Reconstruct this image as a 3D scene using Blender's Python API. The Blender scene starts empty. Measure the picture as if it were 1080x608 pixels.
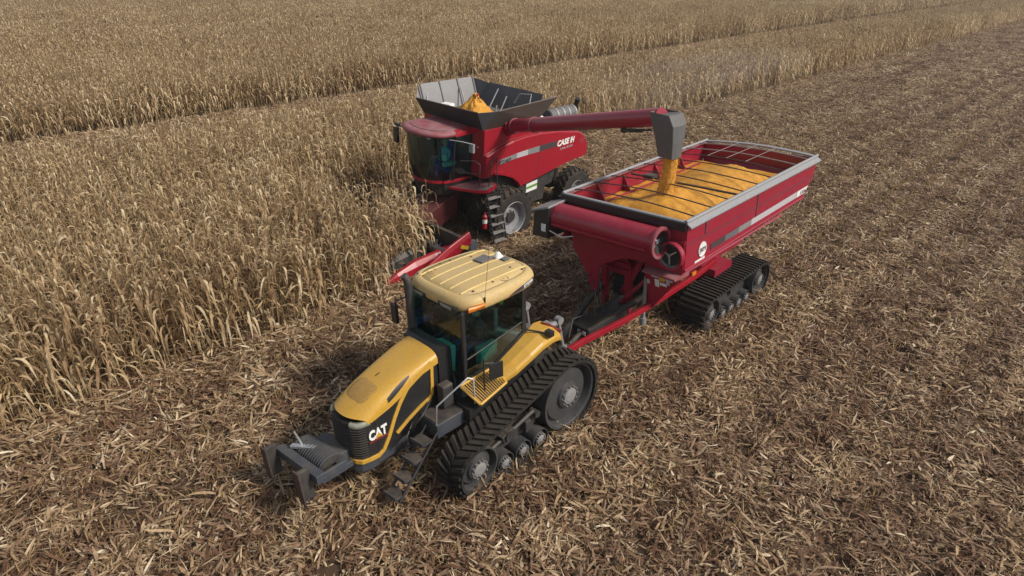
import bpy, bmesh, math, random
import numpy as np
from mathutils import Matrix, Vector, Euler
R = math.radians
S = bpy.context.scene
COL = S.collection
rnd = random.Random(7)
# ------------------------------------------------------------------ camera, world, sun, exposure
F_PX, PITCH, ROLL, YAW, CAM_H = 670.0, 0.486, 0.010, 0.800, 9.315
cd = bpy.data.cameras.new('camera'); cam = bpy.data.objects.new('camera', cd); COL.objects.link(cam)
cd.sensor_width = 36.0; cd.lens = F_PX / 1080 * 36.0; cd.clip_start = .1; cd.clip_end = 6000
fh = Vector((math.cos(YAW), math.sin(YAW), 0)); r0 = Vector((math.sin(YAW), -math.cos(YAW), 0))
fw = fh * math.cos(PITCH) - Vector((0, 0, math.sin(PITCH))); u0 = fh * math.sin(PITCH) + Vector((0, 0, math.cos(PITCH)))
rr = r0 * math.cos(ROLL) + u0 * math.sin(ROLL); uu = u0 * math.cos(ROLL) - r0 * math.sin(ROLL)
cam.matrix_world = Matrix(((rr.x, uu.x, -fw.x, 0), (rr.y, uu.y, -fw.y, 0), (rr.z, uu.z, -fw.z, CAM_H), (0, 0, 0, 1)))
S.camera = cam
SUN_EL, SUN_AZ = R(42), math.atan2(-0.90, 0.42)      # direction towards the sun: behind and right of the camera
sd = Vector((math.cos(SUN_EL) * math.cos(SUN_AZ), math.cos(SUN_EL) * math.sin(SUN_AZ), math.sin(SUN_EL)))
w = bpy.data.worlds.new('World'); S.world = w; w.use_nodes = True
wn = w.node_tree; bg = wn.nodes['Background']
sky = wn.nodes.new('ShaderNodeTexSky'); sky.sky_type = 'NISHITA'; sky.sun_disc = False
sky.sun_elevation = SUN_EL; sky.sun_rotation = math.atan2(sd.x, sd.y); sky.dust_density = 1.0
hs_ = wn.nodes.new('ShaderNodeHueSaturation'); hs_.inputs['Saturation'].default_value = .40    # thin cloud over the whole sky
wn.links.new(sky.outputs[0], hs_.inputs['Color']); wn.links.new(hs_.outputs[0], bg.inputs[0]); bg.inputs[1].default_value = 0.085
sl = bpy.data.lights.new('sun', 'SUN'); sl.energy = 2.7; sl.angle = R(11.0); sl.color = (1, .93, .82)
so = bpy.data.objects.new('sun', sl); COL.objects.link(so); so.rotation_euler = sd.to_track_quat('Z', 'Y').to_euler()
S.view_settings.view_transform = 'Standard'; S.view_settings.look = 'None'
S.view_settings.exposure = 0.55; S.view_settings.gamma = 1.0
S.cycles.max_bounces = 8; S.cycles.transparent_max_bounces = 12

# ------------------------------------------------------------------ materials
def newmat(name):
    m = bpy.data.materials.new(name); m.use_nodes = True
    nt = m.node_tree; nt.nodes.clear()
    out = nt.nodes.new('ShaderNodeOutputMaterial'); b = nt.nodes.new('ShaderNodeBsdfPrincipled')
    nt.links.new(b.outputs[0], out.inputs[0]); return m, nt, b, out
def N(nt, t, **kw):
    n = nt.nodes.new(t)
    for k, v in kw.items(): setattr(n, k, v)
    return n
def rgb(c): return (c[0], c[1], c[2], 1)
def paint(name, col, rough=.4, metal=0., dust=.35, dustcol=(.30, .22, .14), scale=3., spec=.5, grime=.25):
    """painted or bare surface with mottled tone, grime in fine noise and field dust lying on the faces that look up"""
    m, nt, b, out = newmat(name); L = nt.links.new
    tc = N(nt, 'ShaderNodeTexCoord'); no = N(nt, 'ShaderNodeTexNoise'); no.inputs['Scale'].default_value = scale; no.inputs['Detail'].default_value = 8; no.inputs['Roughness'].default_value = .65
    L(tc.outputs['Object'], no.inputs['Vector'])
    n2 = N(nt, 'ShaderNodeTexNoise'); n2.inputs['Scale'].default_value = scale * 9; n2.inputs['Detail'].default_value = 6; L(tc.outputs['Object'], n2.inputs['Vector'])
    mx = N(nt, 'ShaderNodeMix', data_type='RGBA'); mx.inputs['A'].default_value = rgb([c * (1 - grime * .7) for c in col]); mx.inputs['B'].default_value = rgb([min(1, c * 1.08) for c in col])
    r1 = N(nt, 'ShaderNodeMapRange'); r1.inputs[1].default_value = .35; r1.inputs[2].default_value = .6; L(n2.outputs['Fac'], r1.inputs[0]); L(r1.outputs[0], mx.inputs['Factor'])
    ge = N(nt, 'ShaderNodeNewGeometry'); sx = N(nt, 'ShaderNodeSeparateXYZ'); L(ge.outputs['Normal'], sx.inputs[0])
    up = N(nt, 'ShaderNodeMapRange'); up.inputs[1].default_value = -.2; up.inputs[2].default_value = 1.; up.inputs[3].default_value = .25; up.inputs[4].default_value = 1.; L(sx.outputs[2], up.inputs[0])
    dn = N(nt, 'ShaderNodeMapRange'); dn.inputs[1].default_value = .3; dn.inputs[2].default_value = .75; L(no.outputs['Fac'], dn.inputs[0])
    mu = N(nt, 'ShaderNodeMath', operation='MULTIPLY'); L(up.outputs[0], mu.inputs[0]); L(dn.outputs[0], mu.inputs[1])
    m2 = N(nt, 'ShaderNodeMath', operation='MULTIPLY'); L(mu.outputs[0], m2.inputs[0]); m2.inputs[1].default_value = dust
    dm = N(nt, 'ShaderNodeMix', data_type='RGBA'); L(m2.outputs[0], dm.inputs['Factor']); L(mx.outputs['Result'], dm.inputs['A']); dm.inputs['B'].default_value = rgb(dustcol)
    L(dm.outputs['Result'], b.inputs['Base Color'])
    ra = N(nt, 'ShaderNodeMath', operation='MULTIPLY_ADD'); L(m2.outputs[0], ra.inputs[0]); ra.inputs[1].default_value = .6; ra.inputs[2].default_value = rough; ra.use_clamp = True
    L(ra.outputs[0], b.inputs['Roughness']); b.inputs['Metallic'].default_value = metal
    b.inputs['Specular IOR Level'].default_value = spec
    bp = N(nt, 'ShaderNodeBump'); bp.inputs['Strength'].default_value = .08; bp.inputs['Distance'].default_value = .01; L(n2.outputs['Fac'], bp.inputs['Height']); L(bp.outputs[0], b.inputs['Normal'])
    return m
M = {}
M['yellow'] = paint('yellow paint', (.51, .285, .035), .34, dust=.28, dustcol=(.36, .27, .16), grime=.08)
M['rib_yellow'] = paint('pale yellow rib', (.66, .50, .20), .5, dust=.3, grime=.08)
M['roof_yellow'] = paint('faded yellow roof', (.50, .345, .13), .5, dust=.55, dustcol=(.42, .345, .23), grime=.10)
M['black'] = paint('black plastic', (.014, .015, .017), .42, dust=.09)
M['black_steel'] = paint('black steel', (.022, .024, .028), .5, dust=.35)
M['slate'] = paint('dark blue grey steel', (.035, .045, .06), .5, dust=.3)
M['rubber'] = paint('track rubber', (.013, .013, .014), .8, dust=.5, dustcol=(.11, .088, .065), spec=.25)
M['tyre'] = paint('tyre rubber', (.018, .018, .018), .85, dust=.9, dustcol=(.13, .10, .075), spec=.25)
M['dark_wheel'] = paint('dark grey wheel', (.035, .036, .039), .5, dust=.35, dustcol=(.16, .14, .12))
M['rim'] = paint('silver grey rim', (.30, .31, .34), .4, metal=.3, dust=.35)
M['red'] = paint('bright red paint', (.30, .006, .020), .3, dust=.10, grime=.15)
M['roof_red'] = paint('dusty red roof', (.25, .045, .06), .5, dust=.85, dustcol=(.30, .20, .20))
M['cart_red'] = paint('crimson cart paint', (.27, .009, .030), .30, dust=.16, dustcol=(.33, .22, .20), grime=.15)
M['rail'] = paint('galvanised rail', (.29, .30, .32), .45, metal=.2, dust=.3)
M['grey_dark'] = paint('dark grey tank steel', (.10, .105, .12), .5, dust=.35)
M['flap_out'] = paint('brown dusted flap', (.09, .075, .065), .55, dust=.6, dustcol=(.20, .15, .12))
M['flap_in'] = paint('pale grey flap', (.22, .22, .23), .5, dust=.3)
M['grey'] = paint('mid grey spout', (.20, .20, .205), .5, dust=.35)
M['boot'] = paint('charcoal rubber boot', (.09, .092, .098), .6, dust=.25)
M['white'] = paint('white plastic', (.78, .78, .76), .45, dust=.12)
M['decal'] = paint('white decal', (.72, .71, .70), .4, dust=.08)
M['stripe'] = paint('silver decal', (.45, .43, .46), .4, dust=.15)
M['stripe_dark'] = paint('dark decal', (.055, .04, .05), .4, dust=.15)
M['amber'] = paint('amber lens', (.60, .17, .01), .25, dust=.1)
M['lens_red'] = paint('red lens', (.22, .02, .02), .2, dust=.1)
M['lamp'] = paint('lamp lens', (.26, .27, .22), .2, dust=.3)
M['decal_yellow'] = paint('yellow decal', (.60, .38, .02), .45, dust=.1)
M['decal_green'] = paint('green decal', (.12, .30, .05), .45, dust=.1)
M['chrome'] = paint('bright pipe', (.55, .56, .58), .3, metal=.7, dust=.2)
M['rust'] = paint('brown plate', (.05, .030, .028), .6, dust=.35, dustcol=(.16, .11, .08))
M['seat'] = paint('seat cloth', (.03, .04, .05), .8, dust=0)
M['teal'] = paint('teal console', (.20, .48, .46), .5, dust=.05)
M['skin'] = paint('skin', (.45, .26, .18), .55, dust=0)
M['blue'] = paint('blue cloth', (.03, .07, .28), .8, dust=0)
M['ltblue'] = paint('light blue cloth', (.13, .33, .46), .8, dust=0)
M['cap'] = paint('grey cap', (.35, .36, .36), .8, dust=0)
M['hair'] = paint('brown hair', (.05, .03, .02), .7, dust=0)
def glassmat(name, tint, mixf):
    m, nt, b, out = newmat(name); L = nt.links.new
    tr = N(nt, 'ShaderNodeBsdfTransparent'); tr.inputs[0].default_value = rgb(tint)
    gl = N(nt, 'ShaderNodeBsdfGlossy'); gl.inputs['Roughness'].default_value = .04; gl.inputs[0].default_value = (.8, .85, .85, 1)
    fr = N(nt, 'ShaderNodeFresnel'); fr.inputs[0].default_value = 1.5
    ad = N(nt, 'ShaderNodeMath', operation='ADD'); ad.inputs[1].default_value = mixf; L(fr.outputs[0], ad.inputs[0])
    mx = N(nt, 'ShaderNodeMixShader'); L(ad.outputs[0], mx.inputs[0]); L(tr.outputs[0], mx.inputs[1]); L(gl.outputs[0], mx.inputs[2])
    nt.nodes.remove(b); L(mx.outputs[0], out.inputs[0]); return m
M['glass'] = glassmat('green tinted glass', (.60, .92, .86), .03)
M['glass_dark'] = glassmat('dark tinted glass', (.55, .84, .79), .03)
def leafmat(name, stops, transl=.35, rough=.65):
    m, nt, b, out = newmat(name); L = nt.links.new
    ge = N(nt, 'ShaderNodeNewGeometry'); oi = N(nt, 'ShaderNodeObjectInfo')
    ad = N(nt, 'ShaderNodeMath', operation='MULTIPLY_ADD'); L(oi.outputs['Random'], ad.inputs[0]); ad.inputs[1].default_value = .30; 
    sc = N(nt, 'ShaderNodeMath', operation='MULTIPLY'); L(ge.outputs['Random Per Island'], sc.inputs[0]); sc.inputs[1].default_value = .70; L(sc.outputs[0], ad.inputs[2])
    cr = N(nt, 'ShaderNodeValToRGB'); e = cr.color_ramp.elements
    while len(e) < len(stops): e.new(.5)
    for el, (p, c) in zip(e, stops): el.position = p; el.color = rgb(c)
    L(ad.outputs[0], cr.inputs[0])
    tc = N(nt, 'ShaderNodeTexCoord'); no = N(nt, 'ShaderNodeTexNoise'); no.inputs['Scale'].default_value = 14; no.inputs['Detail'].default_value = 3; L(tc.outputs['Object'], no.inputs['Vector'])
    mr = N(nt, 'ShaderNodeMapRange'); mr.inputs[1].default_value = .3; mr.inputs[2].default_value = .7; mr.inputs[3].default_value = .72; mr.inputs[4].default_value = 1.15; L(no.outputs['Fac'], mr.inputs[0])
    mu = N(nt, 'ShaderNodeMix', data_type='RGBA', blend_type='MULTIPLY'); mu.inputs['Factor'].default_value = 1; L(cr.outputs[0], mu.inputs['A']); L(mr.outputs[0], mu.inputs['B'])
    L(mu.outputs['Result'], b.inputs['Base Color']); b.inputs['Roughness'].default_value = rough; b.inputs['Specular IOR Level'].default_value = .25
    tl = N(nt, 'ShaderNodeBsdfTranslucent'); L(mu.outputs['Result'], tl.inputs[0])
    mx = N(nt, 'ShaderNodeMixShader'); mx.inputs[0].default_value = transl; L(b.outputs[0], mx.inputs[1]); L(tl.outputs[0], mx.inputs[2]); L(mx.outputs[0], out.inputs[0])
    return m
M['leaf'] = leafmat('dry corn leaf', [(0, (.16, .090, .045)), (.3, (.41, .275, .152)), (.62, (.59, .44, .255)), (.88, (.72, .58, .375)), (1, (.84, .75, .55))])  # pale and dark ends pushed apart: sun and shadow contrast put into leaf tones
M['stalk'] = leafmat('dry corn stalk', [(0, (.16, .095, .04)), (.5, (.28, .18, .08)), (1, (.40, .28, .13))], .0)
M['ear'] = leafmat('corn ear husk', [(0, (.36, .24, .11)), (.6, (.50, .37, .19)), (1, (.58, .46, .28))], .1)
M['litter'] = leafmat('pale crop litter', [(0, (.10, .050, .028)), (.3, (.25, .150, .082)), (.6, (.46, .32, .185)), (.85, (.68, .54, .36)), (1, (.84, .75, .59))], .2)  # ramp ends carry sunlit highlights and deep shadow as colour
M['litter_dark'] = leafmat('brown crop litter', [(0, (.060, .027, .018)), (.3, (.15, .076, .044)), (.6, (.25, .152, .09)), (.85, (.40, .28, .175)), (1, (.62, .50, .36))], .15)  # widened likewise, with shadow painted into the darkest stops
def grainmat():
    m, nt, b, out = newmat('yellow corn kernels'); L = nt.links.new
    tc = N(nt, 'ShaderNodeTexCoord'); vo = N(nt, 'ShaderNodeTexVoronoi'); vo.inputs['Scale'].default_value = 70; L(tc.outputs['Object'], vo.inputs['Vector'])
    no = N(nt, 'ShaderNodeTexNoise'); no.inputs['Scale'].default_value = 5; no.inputs['Detail'].default_value = 9; no.inputs['Roughness'].default_value = .7; L(tc.outputs['Object'], no.inputs['Vector'])
    cr = N(nt, 'ShaderNodeValToRGB'); e = cr.color_ramp.elements; e[0].position = .3; e[0].color = (.52, .21, .014, 1); e[1].position = .70; e[1].color = (.86, .43, .045, 1); L(no.outputs['Fac'], cr.inputs[0])
    mu = N(nt, 'ShaderNodeMix', data_type='RGBA', blend_type='MULTIPLY'); mu.inputs['Factor'].default_value = .55; L(cr.outputs[0], mu.inputs['A']); L(vo.outputs['Color'], mu.inputs['B'])
    mm = N(nt, 'ShaderNodeMix', data_type='RGBA'); mm.inputs['Factor'].default_value = .55; L(mu.outputs['Result'], mm.inputs['A']); L(cr.outputs[0], mm.inputs['B'])
    L(mm.outputs['Result'], b.inputs['Base Color']); b.inputs['Roughness'].default_value = .6
    bp = N(nt, 'ShaderNodeBump'); bp.inputs['Strength'].default_value = .6; bp.inputs['Distance'].default_value = .02; L(vo.outputs['Distance'], bp.inputs['Height']); L(bp.outputs[0], b.inputs['Normal'])
    return m
M['grain'] = grainmat()
def soilmat():
    m, nt, b, out = newmat('brown field soil'); L = nt.links.new
    tc = N(nt, 'ShaderNodeTexCoord'); no = N(nt, 'ShaderNodeTexNoise'); no.inputs['Scale'].default_value = 7.0; no.inputs['Detail'].default_value = 14; no.inputs['Roughness'].default_value = .85; L(tc.outputs['Object'], no.inputs['Vector'])
    cr = N(nt, 'ShaderNodeValToRGB'); e = cr.color_ramp.elements; e[0].position = .35; e[0].color = (.045, .024, .014, 1); e[1].position = .7; e[1].color = (.14, .085, .046, 1); L(no.outputs['Fac'], cr.inputs[0])
    L(cr.outputs[0], b.inputs['Base Color']); b.inputs['Roughness'].default_value = .95
    bp = N(nt, 'ShaderNodeBump'); bp.inputs['Strength'].default_value = .8; bp.inputs['Distance'].default_value = .08; L(no.outputs['Fac'], bp.inputs['Height']); L(bp.outputs[0], b.inputs['Normal'])
    return m
M['soil'] = soilmat()

# ------------------------------------------------------------------ mesh helpers
class MB:
    def __init__(s): s.v = []; s.f = []; s.s = []
    def add(s, vs, fs, smooth=False):
        o = len(s.v); s.v += [tuple(v) for v in vs]
        for f in fs: s.f.append(tuple(i + o for i in f)); s.s.append(smooth)
        return s
    def box(s, x0, x1, y0, y1, z0, z1):
        return s.add([(x0, y0, z0), (x1, y0, z0), (x1, y1, z0), (x0, y1, z0), (x0, y0, z1), (x1, y0, z1), (x1, y1, z1), (x0, y1, z1)],
                     [(0, 3, 2, 1), (4, 5, 6, 7), (0, 1, 5, 4), (1, 2, 6, 5), (2, 3, 7, 6), (3, 0, 4, 7)])
    def obox(s, c, size, rot=(0, 0, 0)):
        m = Matrix.Translation(c) @ Euler(rot).to_matrix().to_4x4(); a, b, d = size[0] / 2, size[1] / 2, size[2] / 2
        P = [m @ Vector(p) for p in ((-a, -b, -d), (a, -b, -d), (a, b, -d), (-a, b, -d), (-a, -b, d), (a, -b, d), (a, b, d), (-a, b, d))]
        return s.add(P, [(0, 3, 2, 1), (4, 5, 6, 7), (0, 1, 5, 4), (1, 2, 6, 5), (2, 3, 7, 6), (3, 0, 4, 7)])
    def hexa(s, P): # 8 corners: bottom loop, top loop
        return s.add(P, [(0, 3, 2, 1), (4, 5, 6, 7), (0, 1, 5, 4), (1, 2, 6, 5), (2, 3, 7, 6), (3, 0, 4, 7)])
    def prism(s, poly, d, smooth=False): # polygon of 3-D points extruded by vector d
        n = len(poly); d = Vector(d); A = [Vector(p) for p in poly]; B = [p + d for p in A]
        s.add(A, [tuple(range(n))]); s.add(B, [tuple(reversed(range(n)))])
        s.add(A + B, [(i, i + n, (i + 1) % n + n, (i + 1) % n) for i in range(n)], smooth); return s
    def xz(s, poly, y0, y1): return s.prism([(x, y0, z) for x, z in poly], (0, y1 - y0, 0))
    def xy(s, poly, z0, z1): return s.prism([(x, y, z0) for x, y in poly], (0, 0, z1 - z0))
    def yz(s, poly, x0, x1): return s.prism([(x0, y, z) for y, z in poly], (x1 - x0, 0, 0))
    def tube(s, pts, r, n=8, caps=True, smooth=True):
        P = [Vector(p) for p in pts]; rs = r if isinstance(r, (list, tuple)) else [r] * len(P); rings = []; u = None
        for i, p in enumerate(P):
            t = (P[min(i + 1, len(P) - 1)] - P[max(i - 1, 0)]).normalized()
            if u is None: u = t.orthogonal().normalized()
            else:
                u = u - t * u.dot(t); u = u.normalized() if u.length > 1e-6 else t.orthogonal().normalized()
            w_ = t.cross(u)
            rings.append([p + (u * math.cos(a) + w_ * math.sin(a)) * rs[i] for a in (2 * math.pi * k / n for k in range(n))])
        V = [q for g in rings for q in g]
        s.add(V, [(i * n + k, i * n + (k + 1) % n, (i + 1) * n + (k + 1) % n, (i + 1) * n + k) for i in range(len(P) - 1) for k in range(n)], smooth)
        if caps: s.add(rings[0], [tuple(reversed(range(n)))]); s.add(rings[-1], [tuple(range(n))])
        return s
    def lathe(s, prof, o, axis='y', n=28, smooth=True): # prof: (radius, along axis)
        o = Vector(o); ax = {'x': (Vector((1, 0, 0)), Vector((0, 1, 0)), Vector((0, 0, 1))), 'y': (Vector((0, 1, 0)), Vector((0, 0, 1)), Vector((1, 0, 0))), 'z': (Vector((0, 0, 1)), Vector((1, 0, 0)), Vector((0, 1, 0)))}[axis]
        for (r1, a1), (r2, a2) in zip(prof[:-1], prof[1:]):
            ring = lambda r, a: [o + ax[0] * a + (ax[1] * math.cos(t) + ax[2] * math.sin(t)) * r for t in (2 * math.pi * k / n for k in range(n))]
            s.add(ring(r1, a1) + ring(r2, a2), [(k, (k + 1) % n, (k + 1) % n + n, k + n) for k in range(n)], smooth)
        return s
    def loft(s, rings, closed=True, caps=True, smooth=True):
        n = len(rings[0]); V = [q for g in rings for q in g]; m = n if closed else n - 1
        s.add(V, [(i * n + k, i * n + (k + 1) % n, (i + 1) * n + (k + 1) % n, (i + 1) * n + k) for i in range(len(rings) - 1) for k in range(m)], smooth)
        if caps and closed: s.add(rings[0], [tuple(reversed(range(n)))]); s.add(rings[-1], [tuple(range(n))])
        return s
    def plate(s, quad, th): # quad of 3-D points thickened along its normal
        q = [Vector(p) for p in quad]; n_ = (q[1] - q[0]).cross(q[-1] - q[0]).normalized() * th
        return s.prism(q, n_)
    def ribbon(s, pts, wd, y0, y1): # polyline in xz given a width, extruded in y
        P = [Vector((x, z)) for x, z in pts]; A = []; B = []
        for i, p in enumerate(P):
            t = (P[min(i + 1, len(P) - 1)] - P[max(i - 1, 0)]).normalized(); n_ = Vector((-t.y, t.x)) * wd / 2
            A.append(p + n_); B.append(p - n_)
        for i in range(len(P) - 1):
            s.hexa([(A[i].x, y0, A[i].y), (A[i + 1].x, y0, A[i + 1].y), (B[i + 1].x, y0, B[i + 1].y), (B[i].x, y0, B[i].y), (A[i].x, y1, A[i].y), (A[i + 1].x, y1, A[i + 1].y), (B[i + 1].x, y1, B[i + 1].y), (B[i].x, y1, B[i].y)])
        return s
    def mesh(s, name, mat):
        me = bpy.data.meshes.new(name); me.from_pydata(s.v, [], s.f); me.polygons.foreach_set('use_smooth', s.s)
        bm = bmesh.new(); bm.from_mesh(me); bmesh.ops.recalc_face_normals(bm, faces=bm.faces); bm.to_mesh(me); bm.free()
        if mat: me.materials.append(mat)
        me.update(); return me
    def build(s, name, mat, parent=None, bevel=0., mtx=None, label=None, merge=False):
        me = s.mesh(name, mat)
        if merge:
            bm = bmesh.new(); bm.from_mesh(me); bmesh.ops.remove_doubles(bm, verts=bm.verts, dist=1e-4); bmesh.ops.recalc_face_normals(bm, faces=bm.faces); bm.to_mesh(me); bm.free()
        o = bpy.data.objects.new(name, me); COL.objects.link(o)
        if parent: o.parent = parent
        if mtx is not None: o.matrix_local = mtx
        if label: o['label'] = label
        if bevel:
            b = o.modifiers.new('bevel', 'BEVEL'); b.width = bevel; b.segments = 2; b.limit_method = 'ANGLE'; b.angle_limit = R(35)
        return o
def inst(name, me, parent, mtx=None):
    o = bpy.data.objects.new(name, me); COL.objects.link(o); o.parent = parent
    if mtx is not None: o.matrix_local = mtx
    return o
def thing(name, label, cat, mtx, group=None):
    o = bpy.data.objects.new(name, None); COL.objects.link(o); o.matrix_world = mtx; o.empty_display_size = .2
    o['label'] = label; o['category'] = cat
    if group: o['group'] = group
    return o
def tag(o, label=None, cat=None, group=None, kind=None):
    for k, v in (('label', label), ('category', cat), ('group', group), ('kind', kind)):
        if v: o[k] = v
    return o
def frame(x, y, z, yaw, roll, pit):
    return Matrix.Translation((x, y, z)) @ Matrix.Rotation(R(yaw), 4, 'Z') @ Matrix.Rotation(R(roll), 4, 'X') @ Matrix.Rotation(R(-pit), 4, 'Y')
def text(name, body, mat, parent, loc, rot, size, width=None, shear=0., bold=.0, mtx=None, depth=.002):
    cu = bpy.data.curves.new(name, 'FONT'); cu.body = body; cu.size = size; cu.extrude = depth; cu.shear = shear; cu.offset = bold; cu.resolution_u = 3
    t = bpy.data.objects.new(name + '_source', cu); COL.objects.link(t); bpy.context.view_layer.update()
    me = bpy.data.meshes.new_from_object(t.evaluated_get(bpy.context.evaluated_depsgraph_get()))
    bpy.data.objects.remove(t); bpy.data.curves.remove(cu)
    me.name = name; me.materials.clear(); me.materials.append(mat)
    o = bpy.data.objects.new(name, me); COL.objects.link(o); o.parent = parent
    sx = 1.
    if width:
        xs = [v.co.x for v in me.vertices]; sx = width / max(1e-6, max(xs) - min(xs))
    o.matrix_local = (mtx or Matrix()) @ Matrix.Translation(loc) @ Euler(rot).to_matrix().to_4x4() @ Matrix.Diagonal((sx, 1, 1, 1))
    return o
TXT = (R(90), 0, 0)     # upright lettering on a face that looks towards -Y

def belt_points(wheels, n_arc=16):
    """outer line of a belt round two wheels (x, z, r): front and rear; returns closed polyline counter-clockwise seen from -Y"""
    (x1, z1, r1), (x2, z2, r2) = wheels
    d = math.hypot(x2 - x1, z2 - z1); base = math.atan2(z2 - z1, x2 - x1); off = math.acos((r1 - r2) / d)
    pts = []
    a_top, a_bot = base + off, base - off
    for k in range(n_arc + 1):
        a = a_bot + (a_top - a_bot) * k / n_arc     # rear wheel from bottom through rear to top
        pts.append((x2 + r2 * math.cos(a), z2 + r2 * math.sin(a)))
    for k in range(n_arc + 1):
        a = a_top + (2 * math.pi - (a_top - a_bot)) * k / n_arc
        pts.append((x1 + r1 * math.cos(a), z1 + r1 * math.sin(a)))
    return pts
def resample(pts, n):
    P = [Vector(p) for p in pts] + [Vector(pts[0])]; seg = [(P[i + 1] - P[i]).length for i in range(len(P) - 1)]; T = sum(seg); out = []
    i = 0; acc = 0.
    for k in range(n):
        t = T * k / n
        while acc + seg[i] < t: acc += seg[i]; i += 1
        p = P[i].lerp(P[i + 1], (t - acc) / seg[i]); tan = (P[i + 1] - P[i]).normalized(); out.append((p, tan))
    return out
def make_belt(parent, wheels, y0, y1, nlug, kind):
    th = .05; fine = resample(belt_points(wheels, 24), 120)
    out = [p for p, t in fine]; inn = [p + Vector((-t.y, t.x)) * th for p, t in fine]
    mb = MB(); n = len(out)
    ring = [[(p.x, y0, p.y) for p in out], [(p.x, y1, p.y) for p in out], [(p.x, y1, p.y) for p in inn], [(p.x, y0, p.y) for p in inn], [(p.x, y0, p.y) for p in out]]
    for a, b in zip(ring[:-1], ring[1:]):
        mb.add(a + b, [(i, (i + 1) % n, (i + 1) % n + n, i + n) for i in range(n)], True)
    belt = mb.build('track_belt', M['rubber'], parent)
    yc, hw = (y0 + y1) / 2, (y1 - y0) / 2
    lm = []
    if kind == 'chevron':
        for sg in (-1, 1):
            l = MB(); a, b, h = .085, .035, .042    # slanted bar: leading at the centre, trailing at the edge
            q = [(-.02, sg * .0 + sg * .02), (.075, sg * .02), (.075 + .17, sg * hw), (.17 - .02, sg * hw)]
            if sg < 0: q = q[::-1]
            t = [(x * .82 + .015, y * .985) for x, y in q]
            l.hexa([(x, y, -.002) for x, y in q] + [(x, y, h) for x, y in t]); lm.append(l.mesh('tread_lug', M['rubber']))
    else:
        l = MB(); l.hexa([(-.045, -hw, -.002), (.045, -hw, -.002), (.045, hw, -.002), (-.045, hw, -.002), (-.03, -hw * .985, .055), (.03, -hw * .985, .055), (.03, hw * .985, .055), (-.03, hw * .985, .055)]); lm.append(l.mesh('tread_bar', M['rubber']))
    rs = resample(belt_points(wheels, 24), nlug)
    for k, (p, t) in enumerate(rs):
        for j, me in enumerate(lm):
            tt = t
            X = Vector((-tt.x, 0, -tt.y)); Z = Vector((tt.y, 0, -tt.x)); Y = Z.cross(X)
            m = Matrix(((X.x, Y.x, Z.x, p.x), (X.y, Y.y, Z.y, yc), (X.z, Y.z, Z.z, p.y), (0, 0, 0, 1)))
            if j == 1 and kind == 'chevron' and k % 1 == 0: m = m @ Matrix.Translation((.06, 0, 0))
            inst(me.name.split('.')[0], me, belt, m)
    return belt
def wheel_disc(parent, name, x, z, r, y_out, y_in, mat, spokes=0, hub=.3):
    """solid wheel seen from its outer (-y) or (+y) side: rim lip, dished web, bolt circle and hub"""
    sg = 1 if y_in > y_out else -1
    mb = MB(); o = (x, y_out, z)
    mb.lathe([(r, sg * abs(y_in - y_out)), (r, 0), (r * .93, 0), (r * .91, sg * .03), (r * .86, sg * .20), (r * .80, sg * .22), (r * .76, sg * .12), (r * .60, sg * .11), (hub * r * 1.5, sg * .10), (hub * r * 1.4, sg * .05), (hub * r, sg * .03), (0.001, sg * .03)], o, 'y', 32)
    wl = mb.build(name, mat, parent)
    hb = MB()
    hb.lathe([(hub * r * .95, sg * .04), (hub * r * .9, -sg * .01), (hub * r * .5, -sg * .03), (.001, -sg * .03)], o, 'y', 20)
    for k in range(12):
        a = 2 * math.pi * k / 12; hb.lathe([(.016, sg * .03), (.016, -sg * .03), (.001, -sg * .03)], (x + math.cos(a) * hub * r * 1.1, y_out, z + math.sin(a) * hub * r * 1.1), 'y', 6)
    hb.build('hub', M['grey'], wl)
    return wl
def sph(mb, c, r, n=10, m=6, sc=(1, 1, 1)):
    rings = []
    for i in range(1, m):
        a = math.pi * i / m; rings.append([(c[0] + r * sc[0] * math.sin(a) * math.cos(2 * math.pi * k / n), c[1] + r * sc[1] * math.sin(a) * math.sin(2 * math.pi * k / n), c[2] + r * sc[2] * math.cos(a)) for k in range(n)])
    mb.loft(rings); return mb
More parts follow.
